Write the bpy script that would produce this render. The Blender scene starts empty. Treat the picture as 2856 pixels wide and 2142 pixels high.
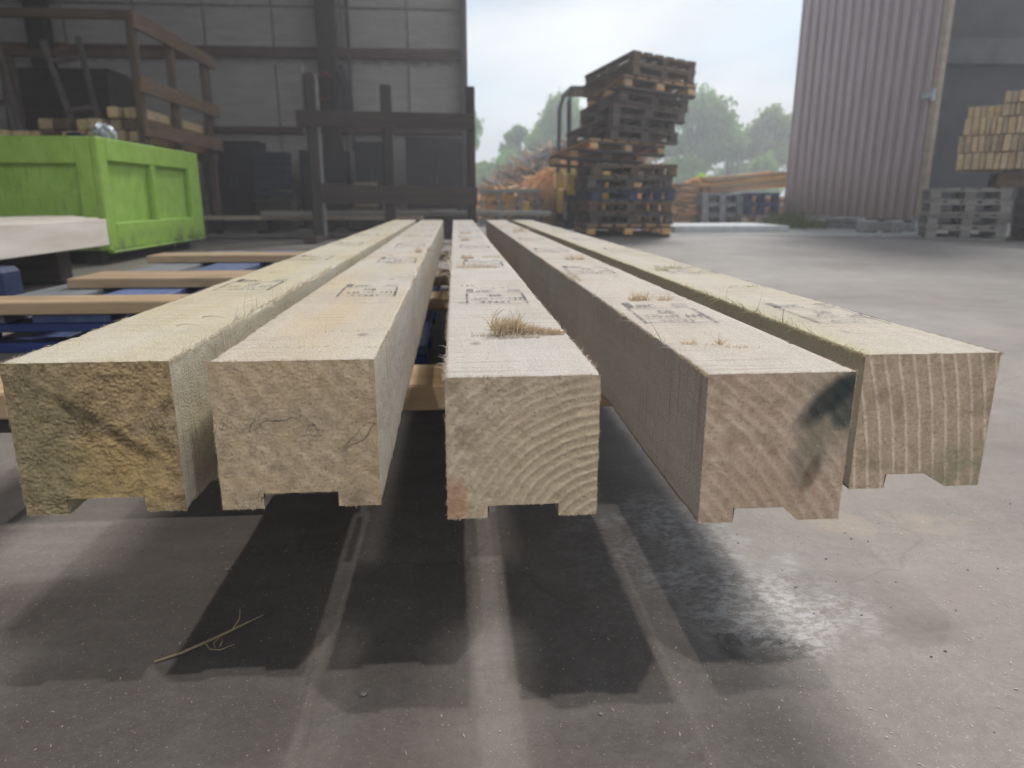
import bpy, math, random
from mathutils import Vector, Matrix, Euler, noise
R = math.radians
random.seed(7)
SC = bpy.context.scene
COL = SC.collection

# ------------------------------------------------------------------ camera
cam_d = bpy.data.cameras.new('camera')
cam = bpy.data.objects.new('camera', cam_d); COL.objects.link(cam)
cam.location = (0, 0, .47)
cam.rotation_euler = (R(90 - 14.68), 0, R(-4.506))
cam_d.lens = 24.97; cam_d.sensor_width = 36
cam_d.clip_start = .02; cam_d.clip_end = 600
cam_d.dof.use_dof = True; cam_d.dof.focus_distance = .66; cam_d.dof.aperture_fstop = 7.5
SC.camera = cam

# ------------------------------------------------------------------ sky
SUN_EL, SUN_AZ = 44, 24           # azimuth: degrees clockwise from +Y
world = bpy.data.worlds.new('World'); SC.world = world; world.use_nodes = True
nt = world.node_tree; N = nt.nodes; L = nt.links; N.clear()
out = N.new('ShaderNodeOutputWorld'); bg = N.new('ShaderNodeBackground'); bg.inputs['Strength'].default_value = .15
sky = N.new('ShaderNodeTexSky'); sky.sky_type = 'NISHITA'; sky.sun_disc = False
sky.sun_elevation = R(SUN_EL); sky.sun_rotation = R(SUN_AZ); sky.air_density = 1.3; sky.dust_density = 2.0
tc = N.new('ShaderNodeTexCoord'); mp = N.new('ShaderNodeMapping'); mp.inputs['Scale'].default_value = (1.6, 1.6, 4.2)
nz = N.new('ShaderNodeTexNoise'); nz.inputs['Scale'].default_value = 1.5; nz.inputs['Detail'].default_value = 5; nz.inputs['Roughness'].default_value = .5
rp = N.new('ShaderNodeValToRGB'); rp.color_ramp.elements[0].position = .30; rp.color_ramp.elements[1].position = .66
rp.color_ramp.elements[0].color = (.80, .80, .80, 1); rp.color_ramp.elements[1].color = (1, 1, 1, 1)
mx = N.new('ShaderNodeMix'); mx.data_type = 'RGBA'
mx.inputs['B'].default_value = (4.4, 4.6, 4.8, 1)
mp2 = N.new('ShaderNodeMapping'); mp2.inputs['Scale'].default_value = (2.2, 2.2, 6.5); mp2.inputs['Location'].default_value = (3.1, 1.7, .4)
nz2 = N.new('ShaderNodeTexNoise'); nz2.inputs['Scale'].default_value = 1.3; nz2.inputs['Detail'].default_value = 4; nz2.inputs['Roughness'].default_value = .45
rp2 = N.new('ShaderNodeValToRGB'); rp2.color_ramp.elements[0].position = .36; rp2.color_ramp.elements[1].position = .62
rp2.color_ramp.elements[0].color = (1.75, 2.3, 2.85, 1); rp2.color_ramp.elements[1].color = (2.95, 3.05, 3.15, 1)
L.new(tc.outputs['Generated'], mp2.inputs['Vector']); L.new(mp2.outputs[0], nz2.inputs['Vector']); L.new(nz2.outputs[0], rp2.inputs[0]); L.new(rp2.outputs[0], mx.inputs['B'])
L.new(tc.outputs['Generated'], mp.inputs['Vector']); L.new(mp.outputs[0], nz.inputs['Vector'])
L.new(nz.outputs[0], rp.inputs[0]); L.new(rp.outputs[0], mx.inputs['Factor']); L.new(sky.outputs[0], mx.inputs['A'])
L.new(mx.outputs['Result'], bg.inputs['Color']); L.new(bg.outputs[0], out.inputs[0])

sd = bpy.data.lights.new('sun', 'SUN'); sd.energy = 1.5; sd.angle = R(14); sd.color = (1, .97, .92)
sun = bpy.data.objects.new('sun', sd); COL.objects.link(sun)
sv = Vector((math.sin(R(SUN_AZ)) * math.cos(R(SUN_EL)), math.cos(R(SUN_AZ)) * math.cos(R(SUN_EL)), math.sin(R(SUN_EL))))
sun.rotation_euler = sv.to_track_quat('Z', 'Y').to_euler(); sun.location = sv * 50

# lamps of the hall (their overlapping shadows lie under the timbers): x, y, watts
LAMPS = [(1.62, -1.18, 38), (-1.02, -1.30, 34), (1.50, 1.75, 20)]
LAMP_Z = 4.2

SC.view_settings.view_transform = 'Standard'; SC.view_settings.look = 'None'
SC.view_settings.gamma = 1; SC.view_settings.use_curve_mapping = False; SC.view_settings.exposure = .98
HAZE = .0105
SC.render.engine = 'CYCLES'
SC.cycles.use_denoising = True
SC.cycles.max_bounces = 6; SC.cycles.diffuse_bounces = 3; SC.cycles.glossy_bounces = 3
SC.cycles.caustics_reflective = False; SC.cycles.caustics_refractive = False

# ------------------------------------------------------------------ helpers
class MB:
    def __init__(s): s.v = []; s.f = []; s.m = []
    def quad(s, *p, mi=0):
        b = len(s.v); s.v += [tuple(q) for q in p]; s.f.append(tuple(range(b, b + len(p)))); s.m.append(mi)
    def box(s, x0, x1, y0, y1, z0, z1, mat=None, mi=0, ch=0):
        if ch:
            c = Vector(((x0 + x1) / 2, (y0 + y1) / 2, (z0 + z1) / 2)); h = Vector(((x1 - x0) / 2, (y1 - y0) / 2, (z1 - z0) / 2))
            b = len(s.v); idx = {}
            for sx in (-1, 1):
                for sy in (-1, 1):
                    for sz in (-1, 1):
                        for k in range(3):
                            o = [sx * (h.x - (ch if k != 0 else 0)), sy * (h.y - (ch if k != 1 else 0)), sz * (h.z - (ch if k != 2 else 0))]
                            p = c + Vector(o)
                            if mat: p = mat @ p
                            idx[(sx, sy, sz, k)] = len(s.v); s.v.append(tuple(p))
            def F(*q): s.f.append(tuple(idx[t] for t in q)); s.m.append(mi)
            for a in (-1, 1):
                q = [(-1, -1), (1, -1), (1, 1), (-1, 1)]
                if a < 0: q = q[::-1]
                F(*[(a, u, w, 0) for u, w in q])
                F(*[(w, a, u, 1) for u, w in q])
                F(*[(u, w, a, 2) for u, w in q])
            for a in (-1, 1):
                for b2 in (-1, 1):
                    F((a, b2, -1, 0), (a, b2, 1, 0), (a, b2, 1, 1), (a, b2, -1, 1))
                    F((-1, a, b2, 1), (1, a, b2, 1), (1, a, b2, 2), (-1, a, b2, 2))
                    F((a, -1, b2, 0), (a, 1, b2, 0), (a, 1, b2, 2), (a, -1, b2, 2))
                    for c2 in (-1, 1): F((a, b2, c2, 0), (a, b2, c2, 1), (a, b2, c2, 2))
            return
        P = [Vector(p) for p in [(x0, y0, z0), (x1, y0, z0), (x1, y1, z0), (x0, y1, z0), (x0, y0, z1), (x1, y0, z1), (x1, y1, z1), (x0, y1, z1)]]
        if mat: P = [mat @ p for p in P]
        b = len(s.v); s.v += [tuple(p) for p in P]
        for q in [(0, 3, 2, 1), (4, 5, 6, 7), (0, 1, 5, 4), (1, 2, 6, 5), (2, 3, 7, 6), (3, 0, 4, 7)]:
            s.f.append(tuple(b + i for i in q)); s.m.append(mi)
    def tube(s, pts, rad, n=8, cap=True, mi=0):
        pts = [Vector(p) for p in pts]; rs = rad if isinstance(rad, (list, tuple)) else [rad] * len(pts)
        b = len(s.v)
        for i, p in enumerate(pts):
            d = (pts[min(i + 1, len(pts) - 1)] - pts[max(i - 1, 0)]).normalized()
            a = d.cross(Vector((0, 0, 1)) if abs(d.z) < .9 else Vector((1, 0, 0))).normalized(); c = d.cross(a)
            for k in range(n):
                t = 2 * math.pi * k / n; s.v.append(tuple(p + rs[i] * (math.cos(t) * a + math.sin(t) * c)))
        for i in range(len(pts) - 1):
            for k in range(n):
                k2 = (k + 1) % n
                s.f.append((b + i * n + k, b + i * n + k2, b + (i + 1) * n + k2, b + (i + 1) * n + k)); s.m.append(mi)
        if cap:
            s.f.append(tuple(b + k for k in range(n))); s.m.append(mi)
            s.f.append(tuple(b + (len(pts) - 1) * n + k for k in range(n))[::-1]); s.m.append(mi)
    def build(s, name, mats, parent=None, loc=(0, 0, 0), rot=(0, 0, 0), smooth=False):
        me = bpy.data.meshes.new(name); me.from_pydata(s.v, [], s.f)
        for m in (mats if isinstance(mats, (list, tuple)) else [mats]): me.materials.append(m)
        if any(s.m): me.polygons.foreach_set('material_index', s.m)
        if smooth: me.polygons.foreach_set('use_smooth', [True] * len(s.f))
        me.update()
        return link(name, me, parent, loc, rot)

def link(name, me, parent=None, loc=(0, 0, 0), rot=(0, 0, 0)):
    o = bpy.data.objects.new(name, me); COL.objects.link(o); o.parent = parent
    o.location = loc; o.rotation_euler = rot
    return o
def tag(o, label=None, cat=None, group=None, kind=None):
    if label: o['label'] = label
    if cat: o['category'] = cat
    if group: o['group'] = group
    if kind: o['kind'] = kind
    return o
def thing(name, label, cat, loc=(0, 0, 0), rot=(0, 0, 0), group=None):
    return tag(link(name, None, None, loc, rot), label, cat, group)
_bm = {}
def board(name, dims, mat, parent=None, loc=(0, 0, 0), rot=(0, 0, 0), ch=None):
    """a chamfered piece of timber, mesh data shared between alike pieces"""
    key = (tuple(round(d, 4) for d in dims), mat.name)
    if key not in _bm:
        m = MB(); dx, dy, dz = dims; c = min(dims) * .12 if ch is None else ch
        m.box(-dx / 2, dx / 2, -dy / 2, dy / 2, -dz / 2, dz / 2, ch=c)
        me = bpy.data.meshes.new(name); me.from_pydata(m.v, [], m.f); me.materials.append(mat); me.update(); _bm[key] = me
    return link(name, _bm[key], parent, loc, rot)
def copy_tree(o, parent=None):
    c = o.copy(); COL.objects.link(c); c.parent = parent
    for ch in list(o.children): copy_tree(ch, c)
    return c

# ------------------------------------------------------------------ materials
class NG:
    """small node-graph helper"""
    def __init__(s, name):
        s.mat = bpy.data.materials.new(name); s.mat.use_nodes = True; s.t = s.mat.node_tree
        s.b = s.t.nodes['Principled BSDF']; s.tc = s.t.nodes.new('ShaderNodeTexCoord')
    def lk(s, a, b): s.t.links.new(a, b)
    def setv(s, sock, v):
        if hasattr(v, 'is_output') or isinstance(v, bpy.types.NodeSocket): s.lk(v, sock)
        else: sock.default_value = v
    def coord(s, scale=(1, 1, 1), loc=(0, 0, 0), rot=(0, 0, 0), src='Object', rnd=False):
        m = s.t.nodes.new('ShaderNodeMapping'); m.inputs['Scale'].default_value = scale; m.inputs['Rotation'].default_value = rot
        m.inputs['Location'].default_value = loc
        o = s.tc.outputs[src]
        if rnd:
            oi = s.t.nodes.new('ShaderNodeObjectInfo'); k = s.t.nodes.new('ShaderNodeVectorMath'); k.operation = 'SCALE'
            k.inputs[0].default_value = (37, 91, 53); s.lk(oi.outputs['Random'], k.inputs['Scale'])
            a = s.t.nodes.new('ShaderNodeVectorMath'); a.operation = 'ADD'; s.lk(o, a.inputs[0]); s.lk(k.outputs[0], a.inputs[1]); o = a.outputs[0]
        s.lk(o, m.inputs['Vector']); return m.outputs[0]
    def noise(s, vec, scale=1, detail=3, rough=.5, dist=0):
        n = s.t.nodes.new('ShaderNodeTexNoise'); s.lk(vec, n.inputs['Vector'])
        n.inputs['Scale'].default_value = scale; n.inputs['Detail'].default_value = detail
        n.inputs['Roughness'].default_value = rough; n.inputs['Distortion'].default_value = dist
        return n.outputs[0]
    def voro(s, vec, scale, feature='F1', rand=1):
        n = s.t.nodes.new('ShaderNodeTexVoronoi'); n.feature = feature; s.lk(vec, n.inputs['Vector']); n.inputs['Scale'].default_value = scale
        n.inputs['Randomness'].default_value = rand
        return n.outputs[0]
    def math(s, op, a, b=0, clamp=False):
        n = s.t.nodes.new('ShaderNodeMath'); n.operation = op; n.use_clamp = clamp; s.setv(n.inputs[0], a); s.setv(n.inputs[1], b); return n.outputs[0]
    def ramp(s, f, stops, interp='LINEAR'):
        n = s.t.nodes.new('ShaderNodeValToRGB'); cr = n.color_ramp; cr.interpolation = interp
        while len(cr.elements) < len(stops): cr.elements.new(.5)
        for e, (p, c) in zip(cr.elements, stops):
            e.position = p; e.color = (c, c, c, 1) if isinstance(c, (int, float)) else (*c, 1)
        s.setv(n.inputs[0], f); return n.outputs[0]
    def mix(s, f, a, b, mode='MIX'):
        n = s.t.nodes.new('ShaderNodeMix'); n.data_type = 'RGBA'; n.blend_type = mode
        s.setv(n.inputs['Factor'], f)
        for k, v in (('A', a), ('B', b)): s.setv(n.inputs[k], (*v, 1) if isinstance(v, tuple) and len(v) == 3 else v)
        return n.outputs['Result']
    def bump(s, h, dist=.001, strength=1, prev=None):
        n = s.t.nodes.new('ShaderNodeBump'); n.inputs['Distance'].default_value = dist; n.inputs['Strength'].default_value = strength
        s.lk(h, n.inputs['Height'])
        if prev is not None: s.lk(prev, n.inputs['Normal'])
        return n.outputs[0]
    def rand(s): return s.t.nodes.new('ShaderNodeObjectInfo').outputs['Random']
    def sep(s, vec):
        n = s.t.nodes.new('ShaderNodeSeparateXYZ'); s.lk(vec, n.inputs[0]); return n.outputs
    def blob(s, c, r, vec=None):
        """1 inside an ellipsoid centred c (object space) with radii r, falling to 0 at its rim"""
        v = s.coord(tuple(1 / q for q in r), tuple(-a / q for a, q in zip(c, r)))
        if vec is not None:
            a = s.t.nodes.new('ShaderNodeVectorMath'); a.operation = 'ADD'; s.lk(v, a.inputs[0]); s.lk(vec, a.inputs[1]); v = a.outputs[0]
        l = s.t.nodes.new('ShaderNodeVectorMath'); l.operation = 'LENGTH'; s.lk(v, l.inputs[0])
        return s.math('SUBTRACT', 1, l.outputs['Value'], True)
    def done(s, color, rough=.8, normal=None, metal=0, spec=.3):
        s.setv(s.b.inputs['Base Color'], (*color, 1) if isinstance(color, tuple) else color)
        s.setv(s.b.inputs['Roughness'], rough); s.setv(s.b.inputs['Metallic'], metal)
        s.b.inputs['Specular IOR Level'].default_value = spec
        if normal is not None: s.lk(normal, s.b.inputs['Normal'])
        return s.mat

def wood(name, c1, c2, axis='Y', dirt=.5, rough=.8, vary=.5, fine=1.0):
    g = NG(name); st = {'X': (2, 30, 30), 'Y': (30, 2, 30), 'Z': (30, 30, 2)}[axis]
    v = g.coord(st, rnd=True); v2 = g.coord((1, 1, 1), rnd=True)
    a = g.noise(v, fine, 4, .6, .3)
    col = g.mix(g.ramp(a, [(.3, 0), (.7, 1)]), c1, c2)
    blot = g.noise(v2, 5, 4, .6)
    col = g.mix(g.math('MULTIPLY', g.ramp(blot, [(.5, 0), (.75, 1)]), dirt), col, tuple(x * .35 for x in c1))
    r = g.math('ADD', g.math('MULTIPLY', g.rand(), vary), 1 - vary * .5)
    hs = g.t.nodes.new('ShaderNodeHueSaturation'); g.lk(col, hs.inputs['Color']); g.lk(r, hs.inputs['Value'])
    g.lk(g.math('ADD', g.math('MULTIPLY', g.rand(), vary * .4), 1 - vary * .2), hs.inputs['Saturation'])
    return g.done(hs.outputs[0], rough, g.bump(a, .002, .6))

W = {}
W['pale'] = wood('pale_sawn_wood', (.47, .39, .29), (.62, .53, .41), dirt=.2)
W['paleX'] = wood('tan_batten_wood', (.34, .23, .13), (.50, .37, .24), 'X', dirt=.4, vary=.35)
W['orangeY'] = wood('fresh_orange_wood', (.50, .26, .11), (.66, .42, .22), 'Y', dirt=.3, vary=.6)
W['orangeX'] = wood('fresh_orange_wood_x', (.66, .36, .16), (.86, .57, .30), 'X', dirt=.3, vary=.6)
W['bundle'] = wood('bundle_wood', (.62, .43, .23), (.82, .63, .40), 'Y', dirt=.5, vary=.45)
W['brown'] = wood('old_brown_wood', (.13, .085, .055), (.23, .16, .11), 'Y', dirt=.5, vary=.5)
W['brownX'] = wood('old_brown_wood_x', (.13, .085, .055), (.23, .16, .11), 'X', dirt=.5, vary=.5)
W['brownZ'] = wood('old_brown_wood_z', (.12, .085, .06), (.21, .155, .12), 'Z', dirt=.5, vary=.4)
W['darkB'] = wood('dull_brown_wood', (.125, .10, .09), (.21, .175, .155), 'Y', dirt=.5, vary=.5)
W['darkBX'] = wood('dull_brown_wood_x', (.11, .09, .08), (.19, .155, .135), 'X', dirt=.5, vary=.5)
W['greyY'] = wood('weathered_grey_wood', (.24, .22, .20), (.40, .37, .34), 'Y', dirt=.5, vary=.4)
W['greyX'] = wood('weathered_grey_wood_x', (.24, .22, .20), (.40, .37, .34), 'X', dirt=.5, vary=.4)
W['darkX'] = wood('dark_stained_wood_x', (.045, .036, .032), (.09, .07, .06), 'X', dirt=.4, vary=.5)
W['darkZ'] = wood('dark_stained_wood_z', (.045, .036, .032), (.085, .07, .062), 'Z', dirt=.4, vary=.4)
W['darkY'] = wood('dark_stained_wood', (.055, .042, .035), (.11, .085, .07), 'Y', dirt=.4, vary=.5)
W['blueY'] = wood('worn_blue_paint', (.035, .06, .17), (.09, .13, .27), 'Y', dirt=.6, rough=.6, vary=.4)
W['blueX'] = wood('worn_blue_paint_x', (.012, .025, .09), (.025, .045, .15), 'X', dirt=.6, rough=.6, vary=.4)
W['lightblue'] = wood('faded_blue_paint', (.05, .075, .13), (.08, .11, .18), 'X', dirt=.3, vary=.3)
W['greybd'] = wood('dusty_grey_board', (.16, .17, .19), (.26, .27, .29), 'Y', dirt=.3, vary=.3)

def plain(name, col, rough=.6, metal=0, var=.15, sc=8, bump=.0):
    g = NG(name); n = g.noise(g.coord(rnd=True), sc, 5, .6)
    c = g.mix(g.ramp(n, [(.3, 0), (.7, 1)]), tuple(x * (1 - var) for x in col), tuple(min(1, x * (1 + var)) for x in col))
    return g.done(c, rough, g.bump(n, .003, bump) if bump else None, metal)
M_black = plain('black_rubber', (.02, .02, .022), .7)
M_steel = plain('dark_grey_steel', (.09, .09, .10), .5, .4)
M_strap = plain('dull_metal_strap', (.26, .26, .27), .8)
M_grey = plain('grey_concrete_block', (.33, .32, .31), .9, 0, .25, 14, .4)
M_yellow = plain('yellow_machine_paint', (.72, .46, .06), .45, 0, .12)
M_lime = plain('lime_plastic', (.42, .72, .03), .6, 0, .3, 5)
M_silver = plain('crinkled_silver_film', (.75, .76, .82), .22, .6, .2, 30, 1)
M_cab = plain('black_cabinet_paint', (.03, .03, .033), .55)
M_crate = plain('dark_blue_plastic', (.035, .04, .07), .5)
M_beige = plain('beige_door_edge', (.45, .36, .28), .7, 0, .2)
M_galv = plain('galvanised_metal', (.5, .52, .54), .35, .8, .2)
M_white = plain('pale_concrete_kerb', (.62, .62, .62), .85, 0, .12, 10)

# green machine paint with grime near the edges
g = NG('green_machine_paint')
n1 = g.noise(g.coord(), 6, 6, .65); n2 = g.noise(g.coord((3, 3, .7)), 12, 5, .6)
c = g.mix(g.ramp(n1, [(.35, 0), (.7, 1)]), (.30, .50, .07), (.40, .62, .13))
c = g.mix(g.ramp(n2, [(.55, 0), (.74, .6)]), c, (.13, .17, .06))
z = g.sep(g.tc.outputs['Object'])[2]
n5 = g.noise(g.coord((4, 4, 26)), 3, 6, .75)
c = g.mix(g.ramp(n5, [(.62, 0), (.68, .5)]), c, (.10, .09, .05))
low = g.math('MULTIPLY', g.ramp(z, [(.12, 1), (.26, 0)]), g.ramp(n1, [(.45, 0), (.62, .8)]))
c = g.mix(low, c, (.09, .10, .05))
M_green = g.done(c, .5, g.bump(n1, .002, .3))

# corrugated cladding
g = NG('brown_grey_cladding'); n1 = g.noise(g.coord((2, 2, .3)), 5, 5, .6); n2 = g.noise(g.coord((20, 20, 1)), 3, 4)
c = g.mix(g.ramp(n1, [(.3, 0), (.75, 1)]), (.42, .33, .33), (.54, .45, .46))
c = g.mix(g.ramp(n2, [(.55, 0), (.8, .5)]), c, (.30, .22, .17))
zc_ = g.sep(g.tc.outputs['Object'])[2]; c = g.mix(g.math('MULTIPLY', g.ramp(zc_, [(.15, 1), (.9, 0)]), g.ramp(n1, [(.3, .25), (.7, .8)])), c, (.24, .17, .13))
M_clad = g.done(c, .36, None, .1, .8)

# hall wall panels
g = NG('hall_wall_panel'); n1 = g.noise(g.coord((1, 1, 5), rnd=True), 2.2, 6, .6); n2 = g.noise(g.coord(rnd=True), 14, 4, .6)
c = g.mix(g.ramp(n1, [(.3, 0), (.7, 1)]), (.44, .39, .355), (.60, .555, .52))
c = g.mix(g.ramp(n2, [(.5, 0), (.8, .6)]), c, (.44, .39, .36))
c = g.mix(g.math('MULTIPLY', g.rand(), .35), c, (.46, .40, .37))
M_panel = g.done(c, .9, g.bump(n2, .004, .4))
M_wall = plain('hall_wall_backing', (.46, .43, .42), .9, 0, .3)
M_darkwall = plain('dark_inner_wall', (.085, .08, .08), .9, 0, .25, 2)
M_wall2 = plain('dusty_dark_sheet', (.13, .125, .12), .9, 0, .3, 3)
M_redsteel = plain('red_brown_steel', (.12, .065, .055), .6, 0, .3, 4)
M_orsteel = wood('orange_brown_rail', (.22, .12, .065), (.33, .19, .11), 'X', dirt=.4, vary=.3)
M_roof = plain('roof_sheet', (.22, .22, .22), .8)

# ------------------------------------------------------------------ concrete floor
g = NG('worn_concrete')
co = g.tc.outputs['Object']
nL = g.noise(g.coord(), 1.1, 5, .6, .4); nM = g.noise(g.coord(), 7, 6, .62, .5); nF = g.noise(g.coord(), 90, 5, .7)
nS = g.noise(g.coord(), 420, 2, .6)
c = g.mix(g.ramp(nL, [(.3, 0), (.7, 1)]), (.190, .168, .152), (.268, .243, .222))
c = g.mix(g.ramp(nM, [(.38, 0), (.66, 1)]), g.mix(1, c, (.80, .78, .77), 'MULTIPLY'), c)
c = g.mix(g.math('MULTIPLY', g.ramp(nF, [(.35, 1), (.62, 0)]), .35), c, (.10, .092, .088))
c = g.mix(g.ramp(nS, [(.62, 0), (.74, .65)]), c, (.42, .39, .35))            # pale grit
# warm dusty tint patches
nW = g.noise(g.coord(loc=(5, 3, 0)), 3.1, 4, .6)
c = g.mix(g.ramp(nW, [(.48, 0), (.72, .45)]), c, (.27, .21, .175))
# dragged grey streaks further into the hall
nD = g.noise(g.coord((1.2, 7, 1)), 2, 5, .65, .3)
c = g.mix(g.ramp(nD, [(.52, 0), (.74, .2)]), c, (.36, .35, .34))
ck = g.t.nodes.new('ShaderNodeTexVoronoi'); ck.feature = 'DISTANCE_TO_EDGE'; ck.inputs['Scale'].default_value = 1.7
dm = g.t.nodes.new('ShaderNodeTexNoise'); dm.inputs['Scale'].default_value = 9; dm.inputs['Detail'].default_value = 6; g.lk(g.coord(), dm.inputs['Vector'])
da = g.t.nodes.new('ShaderNodeVectorMath'); da.operation = 'MULTIPLY_ADD'; g.lk(dm.outputs['Color'], da.inputs[0]); da.inputs[1].default_value = (.16, .16, .16); g.lk(g.coord(loc=(.31, .12, 0)), da.inputs[2]); g.lk(da.outputs[0], ck.inputs['Vector'])
crk = g.math('MULTIPLY', g.ramp(ck.outputs[0], [(.0, 1), (.006, 0)]), g.ramp(g.noise(g.coord(loc=(1, 2, 0)), 2.6, 2), [(.48, 0), (.58, 1)]))
c = g.mix(g.math('MULTIPLY', crk, .6), c, (.13, .085, .065))
agg = g.voro(g.coord(), 260); c = g.mix(g.ramp(agg, [(.10, .35), (.22, 0)]), c, (.10, .09, .085))
# damp hollow, rusty crumbled patch
wob = g.t.nodes.new('ShaderNodeTexNoise'); g.lk(g.coord(), wob.inputs['Vector']); wob.inputs['Scale'].default_value = 22; wob.inputs['Detail'].default_value = 5
wv = g.t.nodes.new('ShaderNodeVectorMath'); wv.operation = 'SUBTRACT'; g.lk(wob.outputs['Color'], wv.inputs[0]); wv.inputs[1].default_value = (.5, .5, .5)
hollow = g.ramp(g.blob((.322, .650, 0), (.062, .036, .2), wv.outputs[0]), [(.0, 0), (.35, 1)])
c = g.mix(g.math('MULTIPLY', hollow, .8), c, (.055, .048, .042))
rust = g.math('MULTIPLY', g.ramp(g.blob((.515, .672, 0), (.065, .042, .2), wv.outputs[0]), [(0, 0), (.4, 1)]), g.ramp(nF, [(.35, .2), (.6, 1)]))
c = g.mix(g.math('MULTIPLY', rust, .75), c, (.15, .12, .10))
saw = g.math('MULTIPLY', g.ramp(g.blob((.62, .93, 0), (.16, .05, .2), wv.outputs[0]), [(0, 0), (.5, 1)]), g.ramp(nM, [(.4, 0), (.6, 1)]))
c = g.mix(g.math('MULTIPLY', saw, .7), c, (.33, .25, .17))
# worn patch, the doorway's sheen on it painted in as pale colour
worn_sheen = g.math('MULTIPLY', g.math('MAXIMUM', g.ramp(g.blob((.365, .735, 0), (.15, .12, .4), wv.outputs[0]), [(0, 0), (.55, 1)]), g.ramp(g.blob((.27, .92, 0), (.14, .20, .4), wv.outputs[0]), [(0, 0), (.55, 1)])), g.ramp(nM, [(.36, .25), (.56, 1)]))
c = g.mix(g.math('MULTIPLY', g.math('MULTIPLY', worn_sheen, g.ramp(g.noise(g.coord((1, 1.6, 1), loc=(2, 0, 0)), 60, 8, .8, .3), [(.46, 0), (.54, 1)])), .5), c, (.54, .54, .555))
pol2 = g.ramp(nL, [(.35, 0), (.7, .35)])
rough = g.math('SUBTRACT', g.math('SUBTRACT', .74, g.math('MULTIPLY', worn_sheen, .10)), g.math('MULTIPLY', pol2, .3))
bm = g.bump(nM, .004, .5); bm = g.bump(nF, .0012, .8, bm); bm = g.bump(nS, .0004, .8, bm)
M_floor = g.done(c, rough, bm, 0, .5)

def spaced(lo, hi, dlo, dhi, step, grow=1.35):
    xs = []; x = dlo
    while x < dhi: xs.append(x); x += step
    s = step
    while x < hi: xs.append(x); s *= grow; x += s
    xs.append(hi); x = dlo; s = step; left = []
    while True:
        s *= grow; x -= s
        if x <= lo: left.append(lo); break
        left.append(x)
    return left[::-1] + xs
m = MB(); xs = spaced(-110, 110, -1.0, 1.15, .008); ys = spaced(-30, 120, .42, 1.25, .008)
def fz(x, y):
    a = max(0, min(1, (1.6 - abs(x)) * 2)) * max(0, min(1, (y - .3) * 6)) * max(0, min(1, 2.2 - y))
    if a <= 0: return 0
    z = .0011 * noise.fractal(Vector((x * 7, y * 7, 1)), 1, 2, 4) + .0006 * noise.noise(Vector((x * 60, y * 60, 3)))
    d = math.hypot((x - .322) / .055, (y - .650) / .032) + .3 * noise.noise(Vector((x * 30, y * 30, 0)))
    if d < 1: z -= .006 * (1 - d * d)
    d = math.hypot((x - .515) / .06, (y - .672) / .04)
    if d < 1: z += (1 - d) * .006 * noise.fractal(Vector((x * 70, y * 70, 9)), .9, 2, 3)
    return a * z - .0015
m.v = [(x, y, fz(x, y)) for y in ys for x in xs]; nx = len(xs)
m.f = [(j * nx + i, j * nx + i + 1, (j + 1) * nx + i + 1, (j + 1) * nx + i) for j in range(len(ys) - 1) for i in range(nx - 1)]
m.m = [0] * len(m.f)
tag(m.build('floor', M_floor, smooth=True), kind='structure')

# yard outside: dusty hardstanding, 4 mm above the slab sheet
g = NG('yard_hardstanding'); n1 = g.noise(g.coord(), .8, 6, .6); n2 = g.noise(g.coord(), 9, 4, .6)
c = g.mix(g.ramp(n1, [(.3, 0), (.7, 1)]), (.30, .285, .27), (.42, .40, .375))
c = g.mix(g.ramp(n2, [(.5, 0), (.7, .5)]), c, (.22, .20, .18)); M_yard = g.done(c, .9, g.bump(n2, .02, .5))
m = MB(); m.quad((-80, 12.9, .004), (1.6, 10.6, .004), (3.0, 9.5, .004), (5.4, 8.6, .004), (9, 6.9, .004), (90, 6.9, .004), (90, 118, .004), (-80, 118, .004))
tag(m.build('yard', M_yard), kind='structure')

# ------------------------------------------------------------------ hall shell
root = thing('hall_wall', 'dark grey back wall of the hall left of the open doorway, with concrete panels and steel rails', 'wall', (0, 12.5, 0))
m = MB(); m.box(-9.2, .24, .06, .22, 0, 7); m.build('backing', M_wall, root)
x = -9.1; k = 0
while x < .2:
    w = min(1.05, .22 - x); zz = .0
    for (z0, z1) in [(.02, .62), (.64, 1.5), (1.52, 2.55), (2.60, 3.35), (3.37, 4.3), (4.32, 5.5), (5.52, 6.9)]:
        board('wall_panel', (w - .03, .06, z1 - z0 - .02), M_panel, root, (x + w / 2, .028 + random.uniform(-.008, .008), (z0 + z1) / 2), ch=.006)
    x += 1.05
for z0, h in [(2.62, .15), (1.48, .10), (4.4, .15)]:
    board('wall_rail', (6.0, .12, h), M_redsteel, root, (-2.8, -.065, z0 + h / 2))
board('wall_rail', (2.9, .12, .15), M_orsteel, root, (-7.3, -.065, 2.70))
for xx in (-1.93, -6.2): board('wall_column', (.30, .22, 6.9), W['darkZ'], root, (xx, -.24, 3.45))
board('door_jamb', (.10, .30, 6.95), M_steel, root, (.20, -.12, 3.48))
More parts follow.
